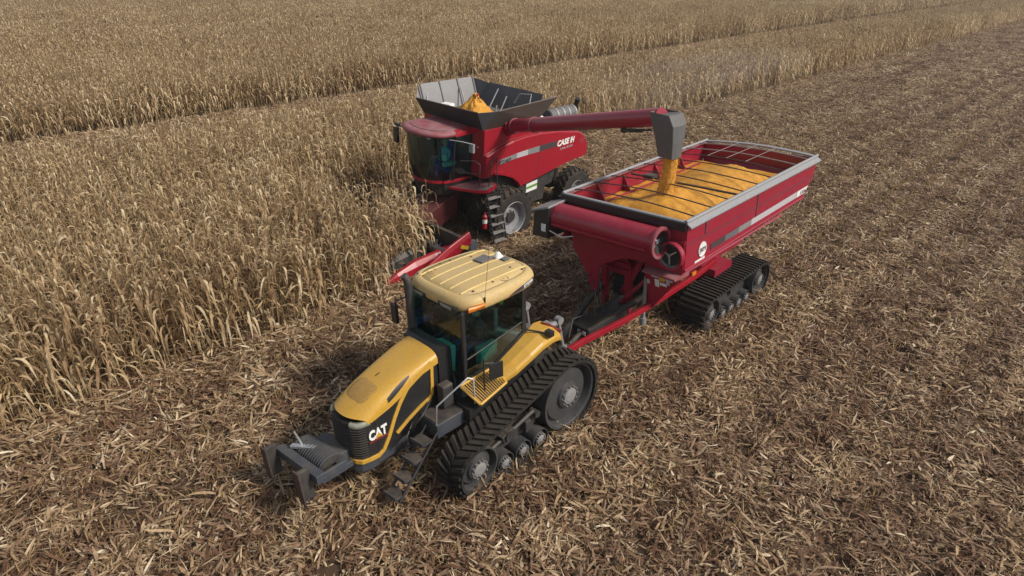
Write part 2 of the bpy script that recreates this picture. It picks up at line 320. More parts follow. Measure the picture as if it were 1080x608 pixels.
# a seated driver: one skinned body, hands with five fingers on a wheel; clothes as children
def person(name_label, mtx, shirt, trousers, with_cap):
    root = thing('person', name_label, 'person', mtx)
    # local: faces -X, seat top at z=0
    V = [(0, 0, .08), (.02, 0, .28), (.03, 0, .48), (.02, 0, .58), (0, 0, .66), (-.01, 0, .75), (-.01, 0, .84)]
    Rr = [.15, .14, .155, .06, .06, .095, .075]; Ed = [(0, 1), (1, 2), (2, 3), (3, 4), (4, 5), (5, 6)]
    def chain(start, pts, rs):
        p = start
        for q, r in zip(pts, rs): V.append(q); Rr.append(r); Ed.append((p, len(V) - 1)); p = len(V) - 1
        return p
    for sg in (-1, 1):
        chain(0, [(-.06, sg * .10, .06), (-.45, sg * .14, .10), (-.52, sg * .14, -.30), (-.52, sg * .14, -.40), (-.66, sg * .15, -.42)], [.09, .07, .05, .045, .04])
        wst = chain(2, [(.02, sg * .20, .50), (-.04, sg * .24, .24), (-.30, sg * .17, .24), (-.36, sg * .15, .26)], [.065, .048, .036, .03])
        for k in range(4):
            yy = sg * (.15 - .024 * (k - 1.5) * .9); ln = (.07, .08, .075, .06)[k]
            chain(wst, [(-.40, yy, .27), (-.40 - ln * .6, yy, .27), (-.40 - ln * .7, yy, .235)], [.0095, .009, .008])
        chain(wst, [(-.37, sg * .115, .28), (-.40, sg * .095, .285)], [.011, .009])
    me = bpy.data.meshes.new('body'); me.from_pydata(V, Ed, []); me.materials.append(shirt)
    o = bpy.data.objects.new('body', me); COL.objects.link(o); o.parent = root
    sk = o.modifiers.new('skin', 'SKIN'); sk.use_smooth_shade = True
    for i, r in enumerate(Rr): me.skin_vertices[0].data[i].radius = (r, r)
    me.skin_vertices[0].data[0].use_root = True
    sb = o.modifiers.new('sub', 'SUBSURF'); sb.levels = 1; sb.render_levels = 1
    h = MB(); sph(h, (-.02, 0, .77), .105, 14, 10, (1.05, .82, 1.2)); h.hexa([(-.115, -.018, .74), (-.10, -.018, .74), (-.10, .018, .74), (-.115, .018, .74), (-.145, -.012, .745), (-.10, -.01, .80), (-.10, .01, .80), (-.145, .012, .745)])
    for sg in (-1, 1): sph(h, (-.01, sg * .088, .765), .028, 8, 5, (.8, .4, 1.3))
    h.build('head', M['skin'], root)
    e = MB()
    for sg in (-1, 1): sph(e, (-.112, sg * .035, .785), .012, 8, 5)
    e.build('eyes', M['hair'], root)
    mo = MB(); mo.obox((-.118, 0, .70), (.012, .045, .012)); mo.build('mouth', M['lens_red'], root)
    c = MB()
    if with_cap:
        sph(c, (-.005, 0, .82), .108, 14, 8, (1.05, .9, .85)); c.obox((-.13, 0, .825), (.10, .13, .012)); c.build('cap', M['cap'], root)
    else:
        sph(c, (.01, 0, .80), .112, 14, 8, (1.05, .88, 1.05)); c.build('hair', M['hair'], root)
    tr = MB()
    for sg in (-1, 1): tr.tube([(-.02, sg * .10, .07), (-.44, sg * .14, .105), (-.50, sg * .14, .02), (-.525, sg * .14, -.36)], [.105, .085, .075, .06], 10)
    tr.build('trousers', trousers, root)
    return root

# ================================================================== the field
def leaf_strip(V, F, p0, az, up, length, width, nseg, droop, twist, rg, curl=0.):
    """one dried leaf: a curved tapering strip; returns nothing, appends to V, F"""
    p = np.array(p0, float); el = up; o = len(V); st = length / nseg
    for i in range(nseg + 1):
        u = i / nseg; wd = width * (0.55 + .9 * u if u < .35 else (1.0 - ((u - .35) / .65) ** 1.6) * .86 + .10) * .5
        tw = twist * u; d = np.array([math.cos(az) * math.cos(el), math.sin(az) * math.cos(el), math.sin(el)])
        side = np.array([-math.sin(az), math.cos(az), 0.]); nrm = np.cross(side, d); sd_ = side * math.cos(tw) + nrm * math.sin(tw)
        V.append(tuple(p + sd_ * wd)); V.append(tuple(p - sd_ * wd))
        p = p + d * st; el = max(-1.45, el - droop / nseg * (1.5 if u < .5 else .7)) + rg.gauss(0, .10); az += curl / nseg + rg.gauss(0, .12)
    for i in range(nseg): F.append((o + 2 * i, o + 2 * i + 1, o + 2 * i + 3, o + 2 * i + 2))
def stalk_strip(V, F, base, top, r, sides=3):
    o = len(V); b, t = np.array(base), np.array(top)
    for p, q in ((b, r), (t, r * .55)):
        for k in range(sides):
            a = 2 * math.pi * k / sides; V.append((p[0] + q * math.cos(a), p[1] + q * math.sin(a), p[2]))
    for k in range(sides): F.append((o + k, o + (k + 1) % sides, o + sides + (k + 1) % sides, o + sides + k))
def plant_geo(rg, lod, x=0., y=0.):
    """stalk, leaves and ear of one dry plant as three (V, F) lists"""
    h = rg.uniform(2.1, 2.7); lean = (rg.gauss(0, .06), rg.gauss(0, .06)); Sv, Sf, Lv, Lf, Ev, Ef = [], [], [], [], [], []
    top = (x + lean[0] * h, y + lean[1] * h, h); stalk_strip(Sv, Sf, (x, y, 0), top, .016 if lod == 0 else .020)
    nl = (17, 13, 9)[lod]; a0 = rg.uniform(0, 6.28)
    for i in range(nl):
        u = (i + .6) / nl; z = h * (.16 + .80 * u); az = a0 + math.pi * (i % 2) + rg.gauss(0, .55)
        if u > .80: L = rg.uniform(.30, .52)
        else: L = rg.uniform(.55, 1.0)
        wd = rg.uniform(.034, .074) * (1., 1.3, 1.9)[lod]
        leaf_strip(Lv, Lf, (x + lean[0] * z, y + lean[1] * z, z), az, rg.uniform(.45, 1.35), L, wd, (7, 5, 3)[lod], rg.uniform(2.3, 4.2), rg.uniform(-1.3, 1.3), rg, rg.uniform(-.6, .6))
    if lod < 2:
        for i in range(4):
            leaf_strip(Lv, Lf, (top[0], top[1], top[2] - .05), rg.uniform(0, 6.28), rg.uniform(.7, 1.4), rg.uniform(.14, .24), .014, 2, rg.uniform(.2, 1.2), 0, rg)
    if lod < 2 and rg.random() < .9:
        z = h * rg.uniform(.42, .52); az = rg.uniform(0, 6.28); d = np.array([math.cos(az) * .75, math.sin(az) * .75, -.66]); b = np.array([x + lean[0] * z, y + lean[1] * z, z]) + d * .03
        sdv = np.array([-math.sin(az), math.cos(az), 0]); nv = np.cross(sdv, d); o = len(Ev)
        for q, r in ((0, .016), (.10, .034), (.20, .022), (.26, .006)):
            for k in range(5):
                a = 2 * math.pi * k / 5; Ev.append(tuple(b + d * q + (sdv * math.cos(a) + nv * math.sin(a)) * r))
        for i in range(3):
            for k in range(5): Ef.append((o + i * 5 + k, o + i * 5 + (k + 1) % 5, o + (i + 1) * 5 + (k + 1) % 5, o + (i + 1) * 5 + k))
    return (Sv, Sf), (Lv, Lf), (Ev, Ef)
def mesh_of(name, parts):
    V, F, mi = [], [], []
    for k, (v, f, _) in enumerate(parts):
        o = len(V); V += v; F += [tuple(i + o for i in q) for q in f]; mi += [k] * len(f)
    me = bpy.data.meshes.new(name); me.from_pydata(V, [], F)
    for _, _, m in parts: me.materials.append(m)
    me.polygons.foreach_set('material_index', mi); me.polygons.foreach_set('use_smooth', [True] * len(F)); me.update(); return me
ROW = .762
def patch_mesh(name, rg, lod, lx, rows, sp):
    P = [[], [], [], [], [], []]
    for r in range(rows):
        x = rg.uniform(0, sp)
        while x < lx:
            g = plant_geo(rg, lod, x + rg.gauss(0, .02) - lx / 2, (r + .5 - rows / 2) * ROW + rg.gauss(0, .03))
            for k in range(3):
                v, f = g[k]; o = len(P[2 * k]); P[2 * k].extend(v); P[2 * k + 1].extend(tuple(i + o for i in q) for q in f)
            x += sp * rg.uniform(.75, 1.3)
    return mesh_of(name, [(P[0], P[1], M['stalk']), (P[2], P[3], M['leaf']), (P[4], P[5], M['ear'])])
def scatter(name, sources, pts, rot, scl, vi, kind_label):
    """one object: points that carry instances of the source meshes"""
    col = bpy.data.collections.new(name + '_sources')
    for i, me in enumerate(sources):
        o = bpy.data.objects.new('%s_source_%02d' % (name, i), me); col.objects.link(o)
    me = bpy.data.meshes.new(name); n = len(pts); me.vertices.add(n); me.vertices.foreach_set('co', np.asarray(pts, np.float32).ravel())
    for nm, ty, arr, k in (('rot', 'FLOAT_VECTOR', rot, 'vector'), ('scl', 'FLOAT', scl, 'value'), ('vi', 'INT', vi, 'value')):
        a = me.attributes.new(nm, ty, 'POINT'); a.data.foreach_set(k, np.asarray(arr, np.int32 if ty == 'INT' else np.float32).ravel())
    o = bpy.data.objects.new(name, me); COL.objects.link(o)
    ng = bpy.data.node_groups.new(name, 'GeometryNodeTree'); ng.interface.new_socket('Geometry', in_out='INPUT', socket_type='NodeSocketGeometry'); ng.interface.new_socket('Geometry', in_out='OUTPUT', socket_type='NodeSocketGeometry')
    gi, go = ng.nodes.new('NodeGroupInput'), ng.nodes.new('NodeGroupOutput'); ip = ng.nodes.new('GeometryNodeInstanceOnPoints'); ci = ng.nodes.new('GeometryNodeCollectionInfo')
    ci.inputs['Collection'].default_value = col; ci.inputs['Separate Children'].default_value = True; ci.inputs['Reset Children'].default_value = True; ci.transform_space = 'ORIGINAL'
    def attr(nm, dt): a = ng.nodes.new('GeometryNodeInputNamedAttribute'); a.data_type = dt; a.inputs['Name'].default_value = nm; return a
    L = ng.links.new; L(gi.outputs[0], ip.inputs['Points']); L(ci.outputs[0], ip.inputs['Instance']); ip.inputs['Pick Instance'].default_value = True
    L(attr('vi', 'INT').outputs[0], ip.inputs['Instance Index']); L(attr('rot', 'FLOAT_VECTOR').outputs[0], ip.inputs['Rotation']); L(attr('scl', 'FLOAT').outputs[0], ip.inputs['Scale']); L(ip.outputs[0], go.inputs[0])
    md = o.modifiers.new('scatter', 'NODES'); md.node_group = ng
    tag(o, kind_label[0], kind_label[1], None, 'stuff'); return o
def standing(x, y):
    """uncut corn stands here"""
    if y > 42.1: return True
    if y > 32.2: return False
    if y > 22.9: return True
    if 15.05 < y < 15.6: return x < 9.5
    if 15.05 < y < 21.0: return x < 10.7 + (1.35 if 15.7 < y < 17.8 else .6 if y < 18.7 else .0) * (y > 15.5) + (1.3 if 15.2 < y < 15.5 else 0)
    return 21.0 <= y <= 22.9 and x < 10.6
def build_field():
    g = MB(); g.add([(-2500, -2500, 0), (2500, -2500, 0), (2500, 2500, 0), (-2500, 2500, 0)], [(0, 1, 2, 3)])
    o = g.build('ground', M['soil']); tag(o, 'brown field soil under the crop residue', None, None, 'structure')
    rg = random.Random(11); rs = np.random.default_rng(5)
    # --- the three hundred plants nearest the camera, along the cut edge: each a thing with stalk, leaves and ear
    protos = []
    for k in range(14):
        s_, l_, e_ = plant_geo(rg, 0)
        protos.append((mesh_of('stalk', [(*s_, M['stalk'])]), mesh_of('leaves', [(*l_, M['leaf'])]), mesh_of('ear', [(*e_, M['ear'])]) if e_[0] else None))
    spots = []
    for r in range(4):
        x = -2.0 + rg.uniform(0, .2)
        while x < 10.6: spots.append((x, 15.25 + r * ROW + rg.gauss(0, .05), r)); x += rg.uniform(.125, .20)
    spots = [p for p in spots if standing(p[0], p[1])]; spots.sort(key=lambda p: p[2] * 3 + abs(p[0] - 4.5) * .2); near_spots = spots[:300]; extra = spots[300:]
    for (x, y, r) in near_spots:
        s_, l_, e_ = protos[rg.randrange(len(protos))]; sc = rg.uniform(.92, 1.08)
        t = bpy.data.objects.new('corn_plant', None); COL.objects.link(t); t.empty_display_size = .1
        t.matrix_world = Matrix.Translation((x, y, 0)) @ Euler((rg.gauss(0, .05) + (.10 if r == 0 else .03), rg.gauss(0, .05), rg.uniform(0, 6.28))).to_matrix().to_4x4() @ Matrix.Scale(sc, 4)
        t['label'] = 'dry corn plant in the front rows along the cut edge beside the yellow tractor'; t['category'] = 'corn plant'; t['group'] = 'corn plants along the cut edge'
        inst('stalk', s_, t); inst('leaves', l_, t)
        if e_: inst('ear', e_, t)
    # --- the rest of the near block and the strip behind the combine
    LX0, RW0 = 1.2, 2; nearp = [patch_mesh('corn_patch', rg, 0, LX0, 1, .165) for _ in range(8)]
    midp = [patch_mesh('corn_patch', rg, 1, 3.0, 2, .17) for _ in range(6)]
    farp = [patch_mesh('corn_patch', rg, 2, 4.5, 3, .19) for _ in range(6)]
    P, Ro, Sc, Vi = [], [], [], []
    taken = set((round(x, 3), round(y, 3)) for x, y, r in near_spots)
    nrow = int((32.2 - 15.25) / ROW) + 1
    xmin_ind = min(p[0] for p in near_spots); xmax_ind = max(p[0] for p in near_spots)
    def add(x, y, vi, sc=1., flip=True, tilt=.03):
        P.append((x, y, 0)); Ro.append((rg.gauss(0, tilt), rg.gauss(0, tilt), math.pi if flip and rg.random() < .5 else 0)); Sc.append(sc * rg.uniform(.95, 1.06)); Vi.append(vi)
    rowmax = {}
    for x, y, r in near_spots: rowmax.setdefault(r, []).append(x)
    for r in range(nrow):
        y = 15.25 + r * ROW; x = -26.0
        while x < 34:
            if standing(x, y) and not (r in rowmax and min(rowmax[r]) - .5 < x < max(rowmax[r]) + .5): add(x, y, rg.randrange(8))
            x += LX0
    r = 0
    y = 23.3 + ROW / 2
    while y < 32.0:
        x = 34.6 + 1.5
        while x < 260: add(x, y, 8 + rg.randrange(6)); x += 3.0
        y += 2 * ROW
    tag(scatter('standing_corn', nearp + midp, P, Ro, Sc, Vi, ('dry uncut corn standing in front of and beyond the red combine', 'corn')))
    P.clear(); Ro.clear(); Sc.clear(); Vi.clear()
    y = 42.1 + ROW
    while y < 62:
        x = -30.
        while x < 110:
            add(x, y, rg.randrange(6), tilt=.015); x += 3.0
        x += .7
        while x < 330: add(x, y, 6 + rg.randrange(6), tilt=.01); x += 4.5
        y += 2 * ROW
    y += .4
    while y < 330:
        x = -60.
        while x < 420: add(x + rg.uniform(-.3, .3), y, 6 + rg.randrange(6), tilt=.01, sc=1. if y < 140 else 1.05); x += 4.5 if y < 160 else 5.0
        y += 3 * ROW * (1. if y < 160 else 1.15)
    o = scatter('far_corn', midp + farp, P, Ro, Sc, Vi, ('wide block of uncut corn across the back of the field', 'corn'))
    # two dark gaps in the far edge are left by dropping points
    # --- crop residue
    def tuft(rg, n, rad, dark, big=1.):
        V, F = [], []
        for _ in range(n):
            a, q = rg.uniform(0, 6.28), rad * math.sqrt(rg.random()); k = rg.random()
            if k < .58: L, wd = rg.uniform(.10, .40), rg.uniform(.018, .050)
            elif k < .70: L, wd = rg.uniform(.10, .26), rg.uniform(.04, .075)
            elif k < .80: L, wd = rg.uniform(.24, .48), rg.uniform(.04, .07)
            else: L, wd = rg.uniform(.12, .5), rg.uniform(.008, .016)
            leaf_strip(V, F, (q * math.cos(a), q * math.sin(a) * (1 if big < 1.5 else .35), rg.uniform(.0, .14)), rg.uniform(0, 6.28), rg.uniform(-.1, .5), L * big, wd * big, 4 if big < 1.5 else 3, rg.uniform(.0, .8), rg.uniform(-1.2, 1.2), rg, rg.gauss(0, .35))
        for _ in range(22 if big < 1.5 else 0):
            a, q = rg.uniform(0, 6.28), rad * math.sqrt(rg.random()); leaf_strip(V, F, (q * math.cos(a), q * math.sin(a), rg.uniform(0, .03)), rg.uniform(0, 6.28), rg.uniform(-.1, .4), rg.uniform(.04, .12), rg.uniform(.01, .035), 2, .3, .5, rg)
        V = [(x, y, max(.006, z)) for x, y, z in V]
        return mesh_of('litter_tuft', [(V, F, M['litter_dark'] if dark else M['litter'])])
    src = [tuft(rg, 20, .34, False) for _ in range(7)] + [tuft(rg, 20, .34, True) for _ in range(6)] + [tuft(rg, 80, 1.1, False, 1.5) for _ in range(5)] + [tuft(rg, 80, 1.1, True, 1.5) for _ in range(4)]
    st = []
    for _ in range(4):   # cut stubble stumps
        V, F = [], []
        for k in range(6):
            x = -.42 + .168 * k + rg.gauss(0, .04); stalk_strip(V, F, (x, rg.gauss(0, .03), 0), (x + rg.gauss(0, .08), rg.gauss(0, .06), rg.uniform(.14, .36)), .016)
        st.append(mesh_of('stubble', [(V, F, M['stalk'])]))
    src += st
    def band(y): # lighter windrows and darker wheel lanes, running with the rows
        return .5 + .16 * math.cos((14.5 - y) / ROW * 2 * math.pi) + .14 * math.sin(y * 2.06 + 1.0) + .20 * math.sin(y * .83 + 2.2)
    P, Ro, Sc, Vi = [], [], [], []
    ph = [rs.uniform(0, 6.28, 3) for _ in range(4)]
    def blot(x, y): return .5 * math.sin(x * .55 + y * .31 + ph[0][0]) * math.sin(y * .7 - x * .2 + ph[0][1]) + .5 * math.sin(x * 1.3 - y * 1.1 + ph[1][0]) * math.sin(x * .4 + y * 1.7 + ph[1][1])
    LANES = [(-2.0, .45), (1.2, .45), (3.6, .5), (7.0, .4), (10.4, .4), (12.3, .4)]
    def put(x, y, near):
        b = band(y) + .35 * blot(x, y); lane = any(abs(y - c + .25 * math.sin(x * .11 + c)) < w_ * 1.3 for c, w_ in LANES)
        gy = ((y - 14.9 + .10 * math.sin(x * .35 + y)) / (2 * ROW)) % 1.0; groove = gy < .30 and y < 14.6
        ridge = .48 < gy < .86 and y < 14.6
        if groove and rg.random() < (.22 if near else .1): return
        if near and rg.random() > .95 + .4 * b - (.12 if lane else 0): return
        dark = rg.random() < (.12 if y > 30 else .92 if groove else .62 if lane else (.10 if ridge else .34) - .40 * (b - .5))  # furrow shade put into tuft colour: brown in grooves, pale on ridges
        P.append((x, y, rg.uniform(0, .05) + (.0 if lane else .035 * max(0, b)) + (.06 if ridge else 0))); Ro.append((rg.gauss(0, .12), rg.gauss(0, .12), rg.uniform(0, 6.28)) if near else (0, 0, rg.choice((0, math.pi))))
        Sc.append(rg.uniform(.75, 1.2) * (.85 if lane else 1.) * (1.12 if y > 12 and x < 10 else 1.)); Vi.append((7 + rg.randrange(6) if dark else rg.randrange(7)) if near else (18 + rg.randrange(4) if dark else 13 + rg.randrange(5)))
    def cnt(l): i = int(l); return i + (rg.random() < l - i)
    for xi in range(-10, 60):
        for yi in range(-18, 24):
            for _ in range(cnt(19. if xi < 26 else 13.)):
                x, y = xi + rg.random(), yi + rg.random()
                if y > 15.3 and standing(x, y): 
                    if rg.random() < .7: continue
                put(x, y, True)
    for xi in range(60, 340, 2):
        for yi in range(-30, 24, 2):
            for _ in range(14 if xi < 150 else 7):
                x, y = xi + 2 * rg.random(), yi + 2 * rg.random()
                if y < 23.6: put(x, y, False)
    for xi in range(-20, 150, 2):
        for yi in list(range(24, 44, 2)):
            for _ in range(13):
                x, y = xi + 2 * rg.random(), yi + 2 * rg.random()
                if not standing(x, y): put(x, y, False)
    for r in range(-40, 12):  # stubble rows
        y = 14.5 - r * ROW if r >= -11 else 14.5 - r * ROW
        x = -8.
        while x < 45:
            if not standing(x, y) and -16 < y < 23: P.append((x, y, 0)); Ro.append((0, 0, rg.choice((0, math.pi)))); Sc.append(rg.uniform(.8, 1.15)); Vi.append(22 + rg.randrange(4))
            x += 1.0
    for r in range(0, 40):
        y = 14.5 - r * ROW; x = -8.
        while x < 45 and y > -16: P.append((x, y, 0)); Ro.append((0, 0, rg.choice((0, math.pi)))); Sc.append(rg.uniform(.8, 1.15)); Vi.append(22 + rg.randrange(4)); x += 1.0
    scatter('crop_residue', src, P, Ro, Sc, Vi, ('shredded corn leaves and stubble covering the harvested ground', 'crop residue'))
build_field()

# ================================================================== the crawler tractor (local: +x to the rear, -y the camera's side)
def build_tractor():
    T = thing('crawler_tractor', 'yellow and black rubber-tracked tractor with a faded yellow cab roof', 'tractor', frame(7.167, 8.761, -.02, 1.14, -2.0, 0))
    # ---- engine hood
    def ztop(x): return float(np.interp(x, [-3.1, -2.9, -2.5, -1.9, -1.1], [1.82, 1.93, 2.13, 2.34, 2.54]))
    def zlow(x): return float(np.interp(x, [-3.1, -2.8, -2.3, -1.92, -1.5, -1.1], [1.73, 1.73, 1.84, 1.98, 2.2, 2.28]))
    def hs(s, t, off=0.):
        x = -3.02 + 1.92 * s; th = t * math.pi / 2; hw = (.50 + .03 * s) + off
        y = hw * math.copysign(abs(math.sin(th)) ** .62, th); zt, zl = ztop(x) + off, zlow(x)
        z = zl + (zt - zl) * abs(math.cos(th)) ** .55 if abs(t) < 1 else zl
        x2 = x + (1 - s) ** 4 * .26 * (abs(y) / hw) ** 2.4 - off * (1 - s) ** 4
        return (x2, y, z)
    mb = MB(); ss = [0, .02, .05, .1] + [.1 + .9 * k / 14 for k in range(1, 15)]; ts = [-1 + 2 * k / 28 for k in range(29)]
    mb.loft([[hs(s, t) for t in ts] for s in ss], closed=False); mb.add([hs(0, t) for t in ts], [tuple(range(len(ts)))])
    mb.add([hs(1, t) for t in ts], [tuple(range(len(ts)))]); hood = mb.build('hood', M['yellow'], T)
    def patch(name, s0, s1, t0, t1, mat, off, shape='oval', parent=hood, ns=10, ntt=10):
        p = MB(); V = []
        if shape == 'oval':
            rings = []
            for k in range(24):
                a = 2 * math.pi * k / 24; cx = math.copysign(abs(math.cos(a)) ** .6, math.cos(a)); cy = math.copysign(abs(math.sin(a)) ** .6, math.sin(a))
                rings.append([hs((s0 + s1) / 2 + (s1 - s0) / 2 * cx * q, (t0 + t1) / 2 + (t1 - t0) / 2 * cy * q, off * (1 if q < .99 else .1)) for q in (0.001, .5, .9, 1)])
            rings.append(rings[0]); p.loft(rings, closed=False, caps=False)
        else: # slanted slot: t follows s
            rings = []
            for k in range(ns + 1):
                u = k / ns; tc = t0 + (t1 - t0) * u; hwid = .11 * math.sin(math.pi * min(1, u * .75 + .2)) ** .7
                rings.append([hs(s0 + (s1 - s0) * u, tc + d * hwid, off) for d in (-1, -.5, 0, .5, 1)])
            p.loft(rings, closed=False, caps=False)
        return p.build(name, mat, parent)
    mesh_y = paint('brown yellow mesh', (.36, .20, .035), .6, dust=.3)
    patch('hood_screen', .15, .38, -.26, .30, mesh_y, .006)
    patch('air_intake', .36, .66, -.83, -.66, M['black'], .006, 'slot'); patch('air_intake', .36, .66, .83, .66, M['black'], .006, 'slot')
    b = MB(); b.obox((-2.12, .02, ztop(-2.12) + .008), (.10, .012, .012), (0, R(-14), 0)); b.build('latch', M['black'], hood)
    # ---- black engine cover and nose grille
    plan = [(-2.60, -.495), (-2.80, -.48), (-2.93, -.44), (-3.01, -.34), (-3.05, -.18), (-3.06, 0), (-3.05, .18), (-3.01, .34), (-2.93, .44), (-2.80, .48), (-2.60, .495)]
    mb = MB(); mb.xy([(x * 1.004 - .012, y * .98) for x, y in plan], .70, .885); mb.box(-2.62, -1.9, -.47, .47, .72, .99); mb.build('bumper', M['slate'], T, bevel=.02)
    mb = MB(); mb.xy(plan, .96, 1.76); gr = mb.build('nose_grille', M['black'], T, bevel=.015)
    for k in range(12):
        s_ = MB(); z = 1.03 + k * .055
        pl = [(x - .006 if x < -2.9 else x, y * 1.01) for x, y in plan if x < -2.7]
        s_.tube([(x - .004, y, z) for x, y in pl], .007, 5); s_.build('grille_bar', M['black_steel'], gr)
    mb = MB(); mb.xz([(-2.60, .96), (-2.5, .92), (-1.1, 1.18), (-1.1, 2.30), (-1.5, 2.22), (-1.92, 1.99), (-2.3, 1.86), (-2.60, 1.76)], -.495, .495); mb.build('engine_cover', M['black'], T)
    for sg in (-1, 1):
        y0, y1 = sg * .49, sg * .527
        mb = MB(); mb.ribbon([(-2.64, .93), (-2.50, 1.00), (-2.36, 1.22), (-2.20, 1.56), (-2.06, 1.80), (-1.90, 2.02), (-1.72, 2.16)], .085, y0, y1); mb.build('side_strip', M['yellow'], T, bevel=.008)
        mb = MB(); mb.ribbon([(-2.18, 1.20), (-1.9, 1.36), (-1.6, 1.50), (-1.36, 1.58), (-1.29, 1.66), (-1.27, 1.85), (-1.26, 2.10), (-1.24, 2.38)], .075, y0, y1); mb.build('side_strip', M['yellow'], T, bevel=.008)
        mb = MB(); mb.ribbon([(-2.05, 1.82), (-1.85, 2.06), (-1.6, 2.22), (-1.25, 2.36)], .09, y0, y1 - sg * .004); mb.build('side_strip', M['yellow'], T, bevel=.008)
    out = [(x - .025 if x < -2.9 else x, y * 1.065) for x, y in plan]; rings = [[(x, y, .89), (x, y, .98), (x * .985 - .02, y * .9, .98), (x * .985 - .02, y * .9, .89)] for x, y in out]
    mb = MB(); mb.loft(rings, smooth=False); mb.build('nose_band', M['yellow'], T, bevel=.01)
    for sg in (-1, 1):
        arc = [(-3.02, .30), (-2.99, .37), (-2.94, .43), (-2.85, .47), (-2.70, .492)]
        mb = MB(); mb.loft([[(x - .008, sg * y * 1.012, 1.68), (x - .014, sg * y * 1.02, 1.73), (x - .006, sg * y * 1.01, 1.79), (x + .05, sg * y * .9, 1.79), (x + .05, sg * y * .9, 1.68)] for x, y in arc]); mb.build('headlight', M['lamp'], T)
    # ---- lettering on the engine cover
    for sg in (-1,):
        text('logo_lettering', 'CAT', M['white'], T, (-2.775, -.505, 1.35), (R(90), 0, R(0)), .285, width=.40, bold=.012, depth=.006)
        mb = MB(); mb.prism([(-2.66, -.514, 1.345), (-2.48, -.514, 1.345), (-2.57, -.514, 1.45)], (0, .006, 0)); mb.build('logo_triangle', M['yellow'], T)
        mb = MB(); mb.box(-2.775, -2.375, -.510, -.500, 1.29, 1.318); mb.build('logo_bar', M['lens_red'], T)
    # ---- cowl, stack, chassis
    mb = MB(); mb.xz([(-1.09, 1.2), (-1.09, 2.50), (-1.0, 2.56), (-.80, 2.56), (-.76, 2.45), (-.76, 1.2)], -.535, .535); mb.build('cowl', M['black'], T, bevel=.05)
    mb = MB(); mb.tube([(-.84, .60, 1.9), (-.84, .60, 2.35)], .10, 14); mb.tube([(-.84, .60, 2.35), (-.84, .60, 3.52), (-.85, .62, 3.62), (-.90, .65, 3.70)], [.085, .085, .08, .08], 14); mb.build('exhaust_stack', M['black_steel'], T)
    mb = MB(); mb.box(-2.9, 2.0, -.34, .34, .55, 1.05);  mb.box(.6, 2.0, -.5, .5, .7, 1.55); mb.tube([(1.33, -1.4, .88), (1.33, 1.4, .88)], .22, 16); mb.tube([(-.3, -1.45, .62), (-.3, 1.45, .62)], .16, 14); mb.build('chassis', M['black_steel'], T, bevel=.02)
    # ---- cab
    cabh = 3.32; zb = 1.86
    xf, xr, yw = -.72, 1.12, .88
    fr_ = MB()
    for sg in (-1, 1):
        fr_.obox((xf + .02, sg * (yw - .03), (cabh + zb) / 2), (.08, .07, cabh - zb)); fr_.obox((.93, sg * (yw - .03), (cabh + 2.2) / 2), (.10, .07, cabh - 2.2))
        fr_.obox((xr - .02, sg * (yw - .16), (cabh + 2.2) / 2), (.07, .07, cabh - 2.2))
        fr_.xz([(xf, zb - .06), (.12, zb - .06), (.98, 2.22), (.98, 2.32), (.08, zb + .03), (xf, zb + .03)], sg * (yw - .06), sg * (yw + .012))
        fr_.box(xf, xr, sg * (yw - .07), sg * yw, cabh - .05, cabh + .02)
    fr_.box(xf, xf + .06, -yw, yw, zb - .10, zb); fr_.box(xr - .06, xr, -.7, .7, 2.1, 2.22)
    cf = fr_.build('cab_frame', M['black'], T, bevel=.012)
    mb = MB(); mb.box(-.70, 1.05, -.80, .80, 1.25, 1.36); mb.box(xf - .02, xf + .02, -.55, .55, 1.25, zb); mb.box(-.76, .4, -.84, -.78, 1.25, zb - .06); mb.box(-.76, .4, .78, .84, 1.25, zb - .06); mb.box(.55, 1.1, -.8, .8, 1.25, 2.12); mb.build('cab_floor', M['grey_dark'], T)
    mb = MB(); mb.loft([[(xf + .0 - .05 * math.cos(y * 1.7), y, zb) for y in np.linspace(-.82, .82, 9)], [(xf + .02 - .05 * math.cos(y * 1.7), y, cabh - .02) for y in np.linspace(-.82, .82, 9)]], closed=False); mb.build('windshield', M['glass'], T)
    for sg, nm in ((-1, 'door_glass'), (1, 'side_glass')):
        mb = MB(); mb.xz([(xf + .06, zb + .02), (.10, zb + .02), (.89, 2.30), (.89, cabh - .05), (xf + .06, cabh - .05)], sg * (yw - .02), sg * (yw - .012)); g = mb.build(nm, M['glass'], T)
        mb = MB(); mb.tube([(-.66, sg * (yw + .0), 2.30), (.86, sg * (yw + .0), 2.52)], .016, 6); mb.build('hand_bar', M['black'], g)
    mb = MB(); mb.box(xr - .04, xr - .03, -.68, .68, 2.22, cabh - .04); mb.build('rear_glass', M['glass'], T)
    # cab interior
    mb = MB(); mb.xz([(.25, 1.72), (.75, 1.74), (.78, 1.86), (.25, 1.86)], -.25, .25); mb.hexa([(.62, -.25, 1.86), (.76, -.25, 1.86), (.76, .25, 1.86), (.62, .25, 1.86), (.72, -.21, 2.62), (.84, -.21, 2.62), (.84, .21, 2.62), (.72, .21, 2.62)]); mb.box(.35, .65, -.18, .18, 1.36, 1.72); mb.build('seat', M['seat'], T, bevel=.03)
    mb = MB(); mb.hexa([(-.62, -.16, 1.36), (-.40, -.16, 1.36), (-.40, .22, 1.36), (-.62, .22, 1.36), (-.55, -.20, 2.28), (-.36, -.20, 2.22), (-.36, .26, 2.22), (-.55, .26, 2.28)]); mb.build('dash_console', M['teal'], T, bevel=.03)
